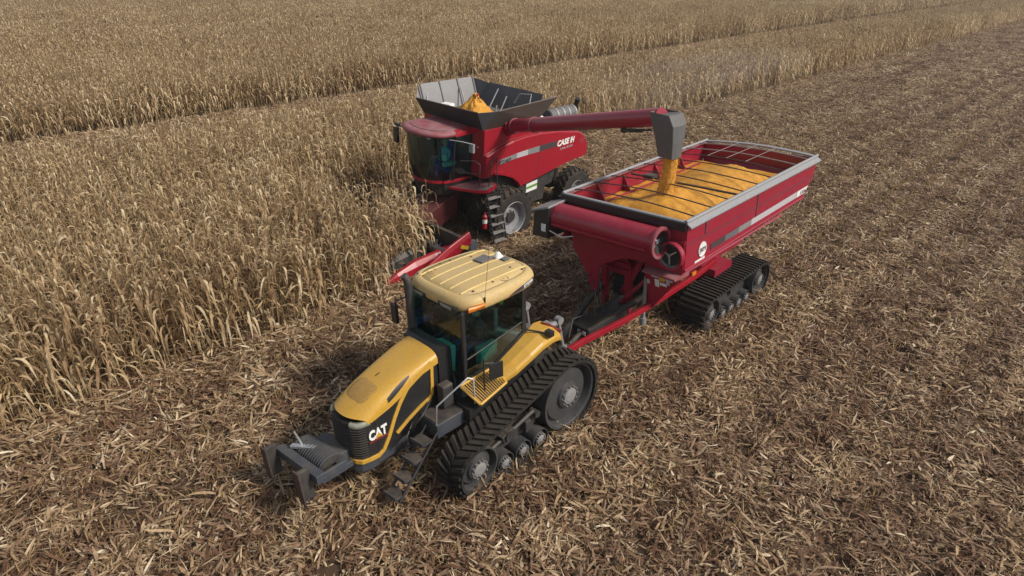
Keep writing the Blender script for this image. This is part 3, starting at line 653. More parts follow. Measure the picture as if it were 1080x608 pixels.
    mb = MB(); cr = [(-.18 + .05 * math.cos(a) , .02 + .19 * math.sin(a), 2.18 + .17 * math.cos(a) * .6) for a in np.linspace(0, 2 * math.pi, 20)]; mb.tube(cr, .016, 6); mb.tube([(-.42, .02, 2.0), (-.18, .02, 2.18)], .025, 6); mb.build('steering_wheel', M['black'], T)
    mb = MB(); mb.obox((.15, -.55, 2.12), (.5, .16, .10)); mb.obox((.15, -.55, 1.75), (.45, .18, .7)); mb.build('arm_console', M['teal'], T, bevel=.02)
    mb = MB(); mb.obox((-.30, -.62, 1.44), (.32, .22, .12), (0, 0, .3)); mb.build('floor_mat', M['decal_yellow'], T, bevel=.03)
    mb = MB(); mb.obox((.36, -.80, 3.17), (.05, .10, .12), (.3, .2, .4)); mb.build('door_tag', paint('lime tag', (.45, .50, .08), .6), T, bevel=.02)
    # ---- roof
    def outl(hx, hy, n=48, p=4.2):
        return [(math.copysign(abs(math.cos(a)) ** (2 / p), math.cos(a)) * hx, math.copysign(abs(math.sin(a)) ** (2 / p), math.sin(a)) * hy) for a in (2 * math.pi * k / n for k in range(n))]
    cx, hx, hy = .37, 1.10, 1.00
    lev = [(.93, .93, 3.28), (.985, .985, 3.30), (1, 1, 3.35), (1, 1, 3.42), (.985, .98, 3.49), (.95, .94, 3.545), (.90, .885, 3.575), (.86, .84, 3.582), (.855, .835, 3.572), (.84, .815, 3.572), (.835, .81, 3.588), (.6, .6, 3.618), (.3, .3, 3.632), (.02, .02, 3.637)]
    mb = MB(); mb.loft([[(cx + x * a * (1 - .045 * max(0, -x) * 0), y * b * (1 - .05 * (x / hx) * (1 if x > 0 else 0)), z) for x, y in outl(hx, hy)] for a, b, z in lev]); roof = mb.build('cab_roof', M['roof_yellow'], T)
    def rz(x, y): q = max(abs((x - cx) / hx), abs(y) / hy); return float(np.interp(q, [0, .3, .6, .83], [3.637, 3.632, 3.618, 3.588]))
    for y in (.62, .30, 0, -.30, -.62):
        mb = MB(); xs = np.linspace(cx - .80 * hx, cx + .80 * hx, 10); mb.loft([[(x, y - .016, rz(x, y) - .01), (x, y - .009, rz(x, y) + .012), (x, y + .009, rz(x, y) + .012), (x, y + .016, rz(x, y) - .01)] for x in xs], smooth=False); mb.build('roof_rib', M['rib_yellow'], roof)
    for x, y, r in ((-.25, .55, .10), (.52, -.74, .10), (-.28, -.72, .035), (-.5, .72, .03), (.95, -.48, .03), (1.08, -.7, .03), (.1, .74, .03), (.35, .72, .03), (.75, .5, .03), (.25, -.70, .03)):
        mb = MB()
        if r > .05: mb.lathe([(r, 0), (r, .006), (r - .012, .006), (r - .012, 0)], (x, y, rz(x, y) - .002), 'z', 18)
        mb.lathe([(.026, -.004), (.024, .008), (.001, .008)], (x, y, rz(x, y)), 'z', 8); mb.build('roof_plug', M['roof_yellow'] if r > .05 else M['rust'], roof)
    mb = MB(); mb.obox((.80, .18, rz(.8, .18) + .03), (.34, .26, .03), (0, 0, .1)); mb.obox((1.05, .05, rz(1.05, .1) + .03), (.28, .05, .03), (0, 0, -.5)); mb.build('sensor_plate', M['grey_dark'], roof, bevel=.006)
    mb = MB(); mb.lathe([(.11, 0), (.11, .03), (.085, .06), (.04, .13), (.001, .145)], (1.13, .06, rz(1.13, .1)), 'z', 16); mb.build('gps_dome', M['white'], roof)
    mb = MB(); mb.obox((1.16, -.12, rz(1.16, .1) + .03), (.16, .14, .03)); mb.build('receiver_plate', M['grey_dark'], roof)
    mb = MB(); mb.tube([(-.22, -.97, 3.40), (-.22, -.98, 3.54)], .018, 6); mb.tube([(-.22, -.98, 3.54), (-.16, -.99, 3.98), (-.08, -.99, 4.5)], .004, 5); mb.build('antenna', M['black'], T)
    for sg in (-1, 1):
        a = [(-.72, .60), (-.66, .88), (-.60, .955), (-.40, .99)]
        mb = MB(); mb.loft([[(x - .03, sg * (y + .012), z) for z in (3.35, 3.43)] + [(x + .05, sg * (y - .05), z) for z in (3.43, 3.35)] for x, y in a[2:] + [(-.22, .998)]]); mb.build('marker_light', M['amber'], roof)
        mb = MB(); mb.loft([[(-.745, sg * y, z) for z in (3.31, 3.40)] + [(-.69, sg * y, z) for z in (3.40, 3.31)] for y in (.20, .40, .62, .72)]); wl = mb.build('work_light', M['black'], roof)
        mb = MB(); mb.box(-.755, -.747, min(sg * .28, sg * .60), max(sg * .28, sg * .60), 3.325, 3.385); mb.build('lens', M['lamp'], wl)
        ry = lambda x: hy * (1 - abs((x - cx) / hx) ** 4.2) ** (1 / 4.2) * (1 - .05 * max(0, (x - cx) / hx))
        for nm, ma, of, tab in (('model_decal', 'stripe_dark', .008, [(.42, 3.33, 3.34), (.60, 3.33, 3.39), (.80, 3.34, 3.425), (1.0, 3.345, 3.442), (1.2, 3.35, 3.442), (1.26, 3.37, 3.42)]), ('model_plate', 'decal', .014, [(.84, 3.358, 3.418), (1.0, 3.362, 3.43), (1.16, 3.37, 3.43)])):
            mb = MB(); mb.loft([[(x, sg * (ry(x) - .03), z0), (x, sg * (ry(x) + of), z0), (x, sg * (ry(x) + of), z1), (x, sg * (ry(x) - .03), z1)] for x, z0, z1 in tab], smooth=False); mb.build(nm, M[ma], roof)
    text('model_lettering', 'MT765B', M['stripe_dark'], roof, (.86, -.996, 3.372), (R(90), 0, R(9)), .062, width=.30)
    # ---- fenders, lights, mirrors
    for sg in (-1, 1):
        sec = [(-.30, 1.66, .90, 1.06), (-.05, 1.76, .90, 1.22), (.25, 1.90, .90, 1.33), (.65, 2.07, .90, 1.38), (1.0, 2.18, .86, 1.38), (1.35, 2.20, .74, 1.36), (1.65, 2.10, .66, 1.28), (1.84, 1.93, .70, 1.15)]
        mb = MB(); rings = []
        for x, z, a, b_ in sec:
            rings.append([(x, sg * a, z + .05), (x, sg * (a + (b_ - a) * .55), z + .04), (x, sg * (b_ - .04), z - .03), (x, sg * b_, z - .09), (x, sg * (b_ - .01), z - .20), (x, sg * (b_ - .06), z - .20), (x, sg * (b_ - .07), z - .12), (x, sg * a, z - .04)])
        mb.loft(rings, smooth=False); fe = mb.build('fender', M['yellow'], T, bevel=.02)
        mb = MB(); mb.loft([[(1.50 + d * .02, sg * .82, 2.19 + d * .04), (1.60, sg * (1.0), 2.14 + d * .04), (1.80, sg * 1.18, 2.0 + d * .03), (1.87, sg * 1.10, 1.97 + d * .03), (1.74, sg * .85, 2.09 + d * .03)] for d in (0, 1)]); mb.build('tail_light', M['lens_red'], fe)
        mb = MB(); mb.tube([(.96, sg * .88, 2.30), (1.15, sg * 1.12, 2.26), (1.22, sg * 1.28, 2.24)], .022, 6); mb.obox((1.24, sg * 1.32, 2.27), (.13, .17, .13)); sgn = mb.build('signal_light', M['black'], T, bevel=.01)
        mb = MB(); mb.obox((1.31, sg * 1.32, 2.27), (.02, .13, .10)); mb.build('lens', M['amber'], sgn)
    mb = MB(); mb.tube([(-.74, .86, 3.1), (-.90, 1.02, 3.0), (-.92, 1.05, 2.5)], .02, 6); mb.obox((-.93, 1.05, 2.72), (.07, .18, .42)); mb.build('mirror', M['black'], T, bevel=.01)
    mb = MB(); mb.tube([(-.52, -1.2, 1.50), (-.52, -1.2, 2.40)], .02, 6); mb.tube([(-.52, -1.2, 2.30), (-.30, -1.24, 2.24)], .016, 6); mb.obox((-.25, -1.26, 2.04), (.035, .30, .36), (0, 0, R(75))); mb.build('mirror', M['black'], T, bevel=.008)
    # ---- slatted guard below the door
    A, Bq, Cq, Dq = Vector((-.90, -.91, 1.83)), Vector((-.02, -.91, 1.84)), Vector((-.02, -1.30, 1.66)), Vector((-.78, -1.36, 1.55))
    mb = MB()
    for p, q in ((A, Bq), (Bq, Cq), (Cq, Dq), (Dq, A)): mb.tube([p, q], .032, 6)
    gd = mb.build('door_guard', M['yellow'], T)
    mb = MB(); mb.prism([A + Vector((.03, 0, -.05)), Bq + Vector((0, 0, -.05)), Cq + Vector((0, 0, -.05)), Dq + Vector((0, 0, -.05))], (0, 0, -.02)); mb.build('guard_backing', M['black'], gd)
    for k in range(1, 15):
        u = k / 15; mb = MB(); p, q = A.lerp(Bq, u), Dq.lerp(Cq, u); mb.tube([p, q], .012, 5); mb.build('slat', M['yellow'], gd)
    mb = MB(); mb.xz([(-.95, 1.1), (.55, 1.1), (.9, 1.55), (.9, 1.9), (.2, 1.75), (-.3, 1.50), (-.95, 1.42)], -1.22, -.80); mb.build('fuel_tank', M['black'], T, bevel=.03)
    mb = MB(); mb.xz([(-.95, 1.1), (.55, 1.1), (.9, 1.55), (.9, 1.9), (.2, 1.75), (-.3, 1.50), (-.95, 1.42)], .80, 1.22); mb.build('fuel_tank', M['black'], T, bevel=.03)
    # ---- platform, steps, handrail
    mb = MB(); mb.box(-1.62, -.90, -1.04, -.50, 1.02, 1.34); bb = mb.build('battery_box', M['slate'], T, bevel=.02)
    mb = MB(); mb.box(-1.60, -.92, -1.02, -.52, 1.345, 1.36); mb.build('deck_plate', M['black_steel'], bb)
    mb = MB(); mb.obox((-1.12, -.72, 1.66), (.26, .20, .50)); mb.build('filter_box', M['black_steel'], T, bevel=.03)
    for (x, y, z) in ((-1.92, -.94, 1.12), (-2.18, -.98, .88), (-2.44, -1.02, .64), (-2.70, -1.06, .42)):
        mb = MB(); mb.obox((x, y, z), (.24, .34, .05), (0, 0, .1)); st = mb.build('step', M['black_steel'], T, bevel=.008)
        mb = MB(); mb.obox((x - .13, y, z + .02), (.02, .33, .09), (0, 0, .1)); mb.build('step_lip', M['slate'], st)
    for dy in (-.17, .17):
        mb = MB(); mb.tube([(-1.65, -.90 + dy, 1.22), (-2.76, -1.08 + dy, .34)], .03, 6); mb.build('step_rail', M['black'], T)
    mb = MB(); mb.tube([(-1.62, -1.02, 1.34), (-1.60, -1.06, 1.80), (-.88, -1.14, 2.12), (-.80, -1.2, 2.08), (-.80, -1.22, 1.52)], .018, 6); mb.build('handrail', M['chrome'], T)
    mb = MB(); mb.tube([(-1.9, -.55, 1.1), (-1.95, -.75, 1.35), (-1.75, -.8, 1.55), (-1.4, -.6, 1.6)], .022, 6); mb.tube([(-1.8, -.5, 1.25), (-2.1, -.7, 1.15), (-2.3, -.6, 1.0)], .02, 6); mb.tube([(-2.0, -.5, .95), (-2.2, -.8, .95), (-1.9, -.9, .8)], .02, 6); mb.build('hose', M['black'], T)
    # ---- track undercarriages
    for sg in (-1, 1):
        ya, yb = sorted((sg * 1.92, sg * 1.29)); wo, wi = sg * 1.92, sg * 1.2
        W_ = ((-1.30, .575, .52), (1.32, .90, .845))
        make_belt(T, W_, ya, yb, 62, 'chevron')
        yo = sg * 1.86; yi = sg * 1.34
        wheel_disc(T, 'drive_wheel', 1.32, .90, .79, yo, yi, M['dark_wheel'], hub=.26)
        wheel_disc(T, 'idler_wheel', -1.30, .575, .465, yo, yi, M['dark_wheel'], hub=.36)
        for x in (-.60, -.09, .42): wheel_disc(T, 'roller_wheel', x, .285, .225, sg * 1.84, yi, M['dark_wheel'], hub=.45)
        mb = MB(); mb.xz([(-1.25, .48), (-.8, .72), (-.1, .80), (.45, .86), (.62, .70), (.40, .52), (-.9, .42)], sg * 1.50, sg * 1.62)
        mb.obox((-.42, sg * 1.68, .80), (.34, .16, .20), (0, -.3, 0)); mb.obox((.12, sg * 1.70, .74), (.16, .16, .26)); mb.tube([(-.42, sg * 1.56, .80), (-.42, sg * 1.80, .80)], .11, 12); mb.tube([(.42, sg * 1.56, .86), (.42, sg * 1.76, .86)], .08, 10); mb.tube([(-.9, sg * 1.68, .66), (.35, sg * 1.68, .95)], .05, 8); mb.build('roller_frame', M['black_steel'], T, bevel=.012)
    # ---- front weight bracket: cross bar, ribbed carrier, end plates, pin
    BM = Matrix.Translation((-3.62, .22, 1.0)) @ Matrix.Rotation(R(3), 4, 'Z') @ Matrix.Rotation(R(-5), 4, 'X')
    mb = MB(); mb.box(-.30, -.12, -.72, .72, -.02, .16); mb.box(-.12, .55, -.55, .55, -.20, -.08); mb.box(.25, .62, -.45, .40, -.08, .12)
    for y in (-.62, .62): mb.obox((.12, y, .02), (.5, .06, .14))
    mb.build('front_carrier', M['slate'], T, bevel=.012, mtx=BM)
    arc = [(-.10 + .50 * (1 - math.cos(a)) / 2 * 1.0, .04 + .17 * math.sin(a)) for a in np.linspace(0.1, math.pi - .1, 12)]
    mb = MB(); mb.loft([[(x, y, z) for x, z in arc] for y in (-.50, .50)], closed=False); mb.add([(x, -.5, z) for x, z in arc], [tuple(range(12))]); mb.add([(x, .5, z) for x, z in arc], [tuple(range(12))]); rc = mb.build('ribbed_carrier', M['black_steel'], T, mtx=BM)
    for k in range(14):
        y = -.47 + k * .0723; mb = MB(); mb.loft([[(x * 1.0, y - .012, z), (x, y - .008, z + .03), (x, y + .008, z + .03), (x, y + .012, z)] for x, z in arc], smooth=False); mb.build('rib', M['slate'], rc)
    for y in (-.46, .70):
        mb = MB(); mb.box(-.50, -.28, y - .045, y + .045, -.36, .26); pl = mb.build('end_plate', M['black_steel'], T, bevel=.008, mtx=BM)
        mb = MB(); mb.box(-.535, -.502, y - .10, y + .10, -.40, .28); mb.build('plate_face', M['rust'], pl)
    mb = MB(); mb.tube([(.05, .30, .18), (-.02, .36, .50)], .022, 7); mb.obox((.02, .22, .2), (.1, .5, .05), (0, 0, .5)); mb.build('hitch_pin', M['chrome'], T, mtx=BM)
    # ---- rear hitch
    mb = MB(); mb.obox((2.2, 0, .62), (.9, .30, .10)); mb.build('drawbar', M['black_steel'], T)
    for sg in (-1, 1):
        mb = MB(); mb.tube([(1.8, sg * .45, .85), (2.35, sg * .5, .95), (2.75, sg * .48, .8)], .05, 8); mb.build('lift_arm', M['black_steel'], T)
        mb = MB(); mb.tube([(1.75, sg * .45, 1.75), (2.45, sg * .52, 1.72)], .075, 8); mb.tube([(2.45, sg * .52, 1.72), (2.6, sg * .55, .95)], .045, 8); mb.tube([(2.45, sg * .46, 1.78), (2.45, sg * .60, 1.78)], .10, 10); mb.tube([(2.58, sg * .48, 1.0), (2.58, sg * .62, 1.0)], .09, 10); mb.obox((2.05, sg * .42, 1.72), (.35, .14, .18)); mb.build('lift_link', M['grey'], T)
    mb = MB(); mb.tube([(1.95, 0, 1.5), (2.5, .05, 1.35)], .04, 8); mb.obox((2.1, 0, 1.35), (.25, .5, .3)); mb.build('top_link', M['grey_dark'], T)
    for k in range(4):
        y = -.25 + .13 * k; mb = MB(); mb.tube([(2.1, y, 1.3), (2.5, y + .1, 1.05), (2.9, y * .5 + .1, .95), (3.6, .15 + y * .2, .82)], .018, 5); mb.build('hydraulic_hose', M['black'], T)
    mw = T.matrix_world
    person('tractor driver in dark top and blue jeans seated behind the green glass', mw @ Matrix.Translation((.42, 0, 1.86)), M['seat'], M['blue'], False)
build_tractor()

# ================================================================== the grain cart (root upright; the tub leans a little to the far side)
def build_cart():
    C = thing('grain_cart', 'crimson tracked grain cart heaped with yellow corn behind the yellow tractor', 'grain cart', frame(15.74, 8.53, 0, 1.6, 0, 0))
    LM = Matrix.Rotation(R(-3.4), 4, 'X') @ Matrix.Rotation(R(-.4), 4, 'Y')
    B = lambda mb, name, mat, par=C, bevel=0., label=None: mb.build(name, mat, par, bevel, LM if par is C else None, label)
    red = M['cart_red']; X0, X1, Yh, ZT, ZK, ZB = -3.62, 3.66, 1.84, 3.86, 2.70, 1.55
    bx0, bx1, by = -1.6, 2.0, .55           # bottom of the tub
    th = .03
    def wall(name, q, par=C):
        mb = MB(); mb.plate(q, th); return B(mb, name, red, par)
    # upright side walls, then the slopes down to the sump
    for sg in (-1, 1):
        q = [(X0, sg * Yh, ZK), (X1 - .62, sg * Yh, ZK + .10), (X1, sg * Yh, 3.36), (X1, sg * Yh, ZT), (X0, sg * Yh, ZT)]
        mb = MB(); mb.prism(q, (0, -sg * th, 0)); sw = B(mb, 'side_wall', red)
        mb = MB(); mb.prism([(X0, sg * Yh, ZK), (X1 - .62, sg * Yh, ZK + .10), (bx1 + .25, sg * 1.15, 2.06), (-2.9, sg * 1.30, 2.06)], (0, 0, .03)); B(mb, 'slope_wall', red)
        mb = MB(); mb.prism([(-2.9, sg * 1.30, 2.06), (bx1 + .25, sg * 1.15, 2.06), (bx1, sg * by, ZB), (bx0, sg * by, ZB)], (0, 0, .03)); B(mb, 'slope_wall', red)
        # seam, fold rib, silver stripe, posts
        mb = MB(); mb.box(X0, X1 - .02, sg * (Yh + .004) - .004, sg * (Yh + .004) + .004, 3.325, 3.345); mb.build('seam', M['stripe_dark'], sw)
        for x in (-2.78, -.10):
            mb = MB(); mb.box(x - .018, x + .018, sg * (Yh + .006) - .006, sg * (Yh + .006) + .006, (2.86 if x > -1 else 3.38), 3.84); mb.build('panel_joint', M['stripe_dark'], sw)
            for k in range(6):
                mb = MB(); mb.lathe([(.018, 0), (.018, .02), (.001, .02)], (x, sg * (Yh + .03), 3.42 + .07 * k), 'y', 6); mb.build('bolt', M['rail'], sw)
        mb = MB(); mb.tube([(X0 - .02, sg * (Yh + .01), ZK), (X1 - .62, sg * (Yh + .01), ZK + .10)], .035, 8); B(mb, 'fold_rib', red)
        mb = MB(); mb.obox((-.6, sg * (1.60), 2.42), (5.6, .05, .05), (R(sg * 35), 0, 0)); B(mb, 'lower_rib', red)
        yy = sg * (Yh + .010)
        n = 14
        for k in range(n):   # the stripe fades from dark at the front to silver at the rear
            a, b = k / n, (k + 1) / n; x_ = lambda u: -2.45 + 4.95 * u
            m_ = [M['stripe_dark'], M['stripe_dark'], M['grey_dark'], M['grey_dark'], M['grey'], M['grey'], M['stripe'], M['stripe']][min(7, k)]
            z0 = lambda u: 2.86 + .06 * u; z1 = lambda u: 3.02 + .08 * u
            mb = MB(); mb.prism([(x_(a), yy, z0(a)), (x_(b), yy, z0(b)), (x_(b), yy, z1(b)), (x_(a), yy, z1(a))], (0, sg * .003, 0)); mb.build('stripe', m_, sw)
        mb = MB(); mb.prism([(2.52, yy, 2.92), (3.10, yy, 2.93), (3.28, yy, 3.11), (2.52, yy, 3.10)], (0, sg * .005, 0)); mb.build('number_plate', M['decal'], sw)
        mb = MB(); mb.lathe([(.001, .012), (.19, .012), (.19, 0)], (-2.86, yy if sg > 0 else yy - .012, 3.02), 'y', 28); mb.build('badge', M['decal'], sw)
        mb = MB(); mb.prism([(-3.18, yy, 2.725), (-2.72, yy, 2.735), (-2.72, yy, 2.80), (-3.18, yy, 2.79)], (0, sg * .004, 0)); mb.build('name_plate', M['decal'], sw)
    sw = [o for o in C.children if o.name.startswith('side_wall')][0]
    text('number_lettering', '1326', M['stripe_dark'], sw, (2.72, -Yh - .018, 2.955), TXT, .14, width=.40, bold=.004)
    text('badge_lettering', 'J&M', M['stripe_dark'], sw, (-2.995, -Yh - .026, 2.96), TXT, .165, width=.27)
    # front and rear ends
    mb = MB(); mb.prism([(X0, -Yh + .03, 3.25), (X0, Yh - .03, 3.25), (X0, Yh - .03, ZT), (X0, -Yh + .03, ZT)], (.03, 0, 0)); B(mb, 'front_wall', red)
    mb = MB(); mb.prism([(X0, -Yh + .03, 3.25), (X0, Yh - .03, 3.25), (bx0, by, ZB), (bx0, -by, ZB)], (.03, 0, .0)); B(mb, 'front_wall', red)
    mb = MB(); mb.prism([(X1 - .03, -Yh + .03, 3.36), (X1 - .03, Yh - .03, 3.36), (X1 - .03, Yh - .03, ZT), (X1 - .03, -Yh + .03, ZT)], (.03, 0, 0)); B(mb, 'rear_wall', red)
    mb = MB(); mb.prism([(X1 - .03, -Yh + .03, 3.36), (X1 - .03, Yh - .03, 3.36), (bx1, by, ZB), (bx1, -by, ZB)], (.03, 0, -.03)); B(mb, 'rear_wall', red)
    mb = MB(); mb.box(bx0 - .1, bx1 + .1, -by, by, ZB - .25, ZB); B(mb, 'sump', red)
    # inside ledges that show above the grain, braces
    for x in (-2.2, -1.0, .6, 2.0):
        mb = MB(); mb.prism([(x, Yh - .04, 3.80), (x, Yh - .04, 3.0), (x, Yh - .50, 3.0)], (.04, 0, 0)); B(mb, 'brace', M['cart_red'])
    mb = MB(); mb.tube([(-3.2, Yh - .35, 3.35), (2.8, Yh - .35, 3.35)], .035, 7); B(mb, 'brace_pipe', M['cart_red'])
    mb = MB(); mb.tube([(-.75, 1.70, 3.78), (-.75, -1.70, 3.78)], .03, 7); mb.obox((-.75, 1.05, 3.82), (.30, .30, .09)); B(mb, 'cross_brace', M['black_steel'])
    # top rail: galvanised, wide flat flange
    for sg in (-1, 1):
        mb = MB(); mb.hexa([(X0 - .05, sg * (Yh - .02), ZT), (X1 + .05, sg * (Yh - .02), ZT), (X1 + .05, sg * (Yh + .12), ZT - .09), (X0 - .05, sg * (Yh + .12), ZT - .09), (X0 - .05, sg * (Yh - .02), ZT + .03), (X1 + .05, sg * (Yh - .02), ZT + .03), (X1 + .05, sg * (Yh + .12), ZT - .06), (X0 - .05, sg * (Yh + .12), ZT - .06)]); rl = B(mb, 'side_rail', M['rail'])
        mb = MB(); mb.tube([(X0 - .05, sg * (Yh - .03), ZT + .05), (X1 + .10, sg * (Yh - .03), ZT + .05)], .045, 8); B(mb, 'tarp_tube', M['rail'])
        mb = MB(); mb.box(X0, X1, sg * (Yh - .11) - .04, sg * (Yh - .11) + .04, ZT + .0, ZT + .02); B(mb, 'inner_ledge', M['roof_red'])
    mb = MB(); mb.box(X0 - .05, X0 + .06, -Yh, Yh, ZT + .0, ZT + .045); B(mb, 'front_rail', M['rail'], bevel=.01)
    mb = MB(); mb.box(X0 - .10, X0 - .052, -Yh, Yh, ZT - .17, ZT + .02); B(mb, 'front_seal', M['black'])
    mb = MB(); n = 10
    mb.loft([[(X1 - .06, y, ZT + z), (X1 + .10, y, ZT + z), (X1 + .10, y, ZT + z + .05), (X1 - .06, y, ZT + z + .05)] for y, z in [(Yh * (-1 + 2 * k / n), .10 * math.sin(math.pi * k / n)) for k in range(n + 1)]], smooth=False); B(mb, 'rear_rail', M['rail'])
    for k in range(9):
        x = X0 + .42 + k * .80; mb = MB(); mb.tube([(x, y, ZT + .04 + .10 * math.sin(math.pi * (y + Yh) / (2 * Yh))) for y in np.linspace(-Yh, Yh, 14)], .018, 6); B(mb, 'tarp_bow', M['black_steel'] if k < 7 else M['rail'])
    for dy in (-.6, 0, .6):
        mb = MB(); mb.tube([(x, dy, ZT + .150 - .02 * abs(dy)) for x in (1.6, X1)], .008, 5); B(mb, 'tarp_strap', M['rail'])
    # folded unloading auger across the front with its open joint at the near corner
    ax, az, ar = -3.98, 3.40, .33
    mb = MB(); mb.lathe([(ar, 1.70), (ar, -1.32)], (ax, 0, az), 'y', 28); mb.lathe([(ar, -1.32), (ar + .05, -1.32), (ar + .05, -1.40), (ar - .04, -1.40), (ar - .05, -1.1), (.05, -1.0), (.001, -1.0)], (ax, 0, az), 'y', 28); at = B(mb, 'auger_tube', M['cart_red'])
    mb = MB(); mb.tube([(ax, -1.02, az), (ax, -1.30, az)], .05, 10)
    for k in range(3): a = k * 2.1; mb.obox((ax + .12 * math.cos(a), -1.25, az + .12 * math.sin(a)), (.22, .03, .05), (0, -a, 0))
    mb.build('joint_hub', M['chrome'], at)
    mb = MB(); mb.lathe([(ar - .035, -1.36), (.001, -1.14)], (ax, 0, az), 'y', 24); mb.build('joint_hollow_shade', M['black'], at)  # black cone inside the tube end, painted shade of its hollow
    mb = MB(); mb.lathe([(ar + .055, -1.37), (ar + .055, -1.41), (ar - .02, -1.412)], (ax, 0, az), 'y', 28); mb.build('joint_ring', M['roof_red'], at)
    mb = MB(); mb.box(ax - .36, ax - .30, -1.2, 1.65, az - .16, az - .10); mb.build('tube_flange', M['cart_red'], at)
    mb = MB(); mb.hexa([(ax - .42, 1.72, 2.86), (ax + .36, 1.72, 2.86), (ax + .36, 2.26, 2.86), (ax - .42, 2.26, 2.86), (ax - .38, 1.70, 3.70), (ax + .34, 1.70, 3.72), (ax + .34, 2.22, 3.56), (ax - .38, 2.22, 3.54)]); sp = B(mb, 'auger_spout', M['black'], bevel=.02)
    mb = MB(); mb.hexa([(ax - .44, 1.66, 3.69), (ax + .40, 1.66, 3.72), (ax + .40, 2.30, 3.53), (ax - .44, 2.30, 3.50), (ax - .42, 1.68, 3.75), (ax + .38, 1.68, 3.78), (ax + .38, 2.28, 3.59), (ax - .42, 2.28, 3.56)]); mb.build('spout_lid', M['grey'], sp, .02)
    mb = MB(); mb.box(ax - .445, ax - .425, 1.78, 1.92, 3.05, 3.25); mb.build('sticker', M['decal'], sp)
    mb = MB(); mb.tube([(ax - .4, 1.66, 3.10), (ax - .48, 1.2, 3.05), (ax - .38, .9, 3.12)], .02, 6); mb.build('latch_rod', M['chrome'], sp)
    # plate under the tube with the open auger mouth
    mb = MB(); mb.prism([(-3.66, -Yh + .02, 2.60), (-3.66, -.95, 2.60), (-3.66, -.95, 3.30), (-3.66, -Yh + .02, 3.45)], (.05, 0, 0)); mp = B(mb, 'mouth_plate', M['cart_red'])
    mb = MB(); mb.lathe([(.33, -.14), (.345, -.12), (.34, .0), (.30, .0), (.29, -.13), (.33, -.14)], (-3.70, -1.54, 3.06), 'x', 28); mo = mb.build('auger_mouth', M['cart_red'], mp)
    mb = MB(); mb.lathe([(.286, -.12), (.27, -.03)], (-3.70, -1.54, 3.06), 'x', 28); mb.build('mouth_lining', M['rail'], mo)
    mb = MB(); mb.lathe([(.275, -.05), (.001, -.02)], (-3.70, -1.52, 3.06), 'x', 24); mb.build('mouth_hollow_shade', M['black'], mo)  # black disc set in the mouth to paint the shade inside it
    mb = MB(); mb.tube([(-3.60, -1.52, 3.06), (-3.82, -1.52, 3.06)], .035, 8)
    for a in (.4, 2.5, 4.6): mb.obox((-3.79, -1.52 + .11 * math.cos(a), 3.06 + .11 * math.sin(a)), (.03, .22, .035), (a, 0, 0))
    mb.build('mouth_hub', M['chrome'], mo)
    mb = MB(); mb.hexa([(-3.95, -1.80, 2.52), (-3.95, -.90, 2.52), (-3.3, -.85, 2.46), (-3.3, -1.80, 2.46), (-3.95, -1.80, 2.57), (-3.95, -.90, 2.57), (-3.3, -.85, 2.62), (-3.3, -1.80, 2.62)]); B(mb, 'lip_plate', M['roof_red'])
    mb = MB(); mb.yz([(1.66, 3.15), (1.50, 2.42), (1.02, 1.78), (.92, 1.35), (.72, 1.35), (.62, 2.15), (-.10, 2.55), (-.95, 2.66), (-.95, 3.15)], -3.60, -3.55); B(mb, 'front_shroud', M['cart_red'])
    # decal board below, red shield, ladder plate, post
    mb = MB(); mb.prism([(-3.30, -1.72, 2.52), (-3.30, -.55, 2.52), (-3.02, -.45, 1.10), (-3.02, -.62, 1.02)], (.06, 0, 0)); dp = B(mb, 'front_shield', M['cart_red'])
    def dec(y, z, wy, hz, mat):
        x = -3.30 + (2.52 - z) * .197 - .012; mb = MB(); mb.plate([(x, y, z), (x + .197 * hz, y, z - hz), (x + .197 * hz, y - wy, z - hz), (x, y - wy, z)], .004); mb.build('decal', mat, dp)
    dec(-.72, 2.30, .22, .20, M['stripe']); dec(-.95, 2.28, .16, .24, M['decal_yellow']); dec(-1.12, 2.26, .22, .17, M['stripe']); dec(-.82, 2.06, .13, .22, M['decal']); dec(-.97, 2.0, .20, .09, M['decal']); dec(-1.15, 2.09, .10, .11, M['stripe']); dec(-1.12, 2.46, .14, .08, M['stripe']); dec(-1.27, 2.46, .34, .07, M['decal_yellow']); dec(-.58, 1.98, .09, .13, M['stripe'])
    mb = MB(); mb.obox((-3.0, -1.76, 2.40), (.18, .03, .09)); mb.build('reflector', M['amber'], dp)
    mb = MB(); mb.prism([(-3.32, .05, 2.82), (-3.32, .95, 2.82), (-3.00, .95, 1.75), (-3.00, .05, 1.75)], (.05, 0, 0)); lp = B(mb, 'ladder_plate', M['cart_red'])
    for k in range(4):
        mb = MB(); z = 2.62 - .22 * k; mb.obox((-3.28 + .3 * (2.62 - z) - .02, .5, z), (.05, .86, .03)); mb.build('ladder_rung', M['cart_red'], lp)
    for y, z in ((.62, 3.02), (-.12, 2.86)):
        mb = MB(); mb.obox((-3.50 + (3.25 - z) * .9, y, z), (.01, .2, .13), (0, R(-40), 0)); B(mb, 'decal', M['stripe'])
    mb = MB(); mb.box(-3.06, -2.90, .02, .20, .70, 2.2); mb.box(-3.06, -2.90, .80, .95, .70, 2.2); mb.tube([(-3.0, -.35, 2.5), (-2.85, .35, 1.2)], .10, 10); mb.tube([(-3.05, -.5, 1.9), (-3.1, .3, .95)], .05, 8); B(mb, 'front_post', M['cart_red'])
    mb = MB(); mb.tube([(-2.4, -.35, 1.45), (-3.1, -.15, 1.1), (-3.6, .15, .85)], .09, 10); B(mb, 'drive_shaft', M['black_steel'])
    mb = MB(); mb.obox((-2.55, -.2, 1.75), (.5, .7, .6)); B(mb, 'gear_box', M['black'], bevel=.06)
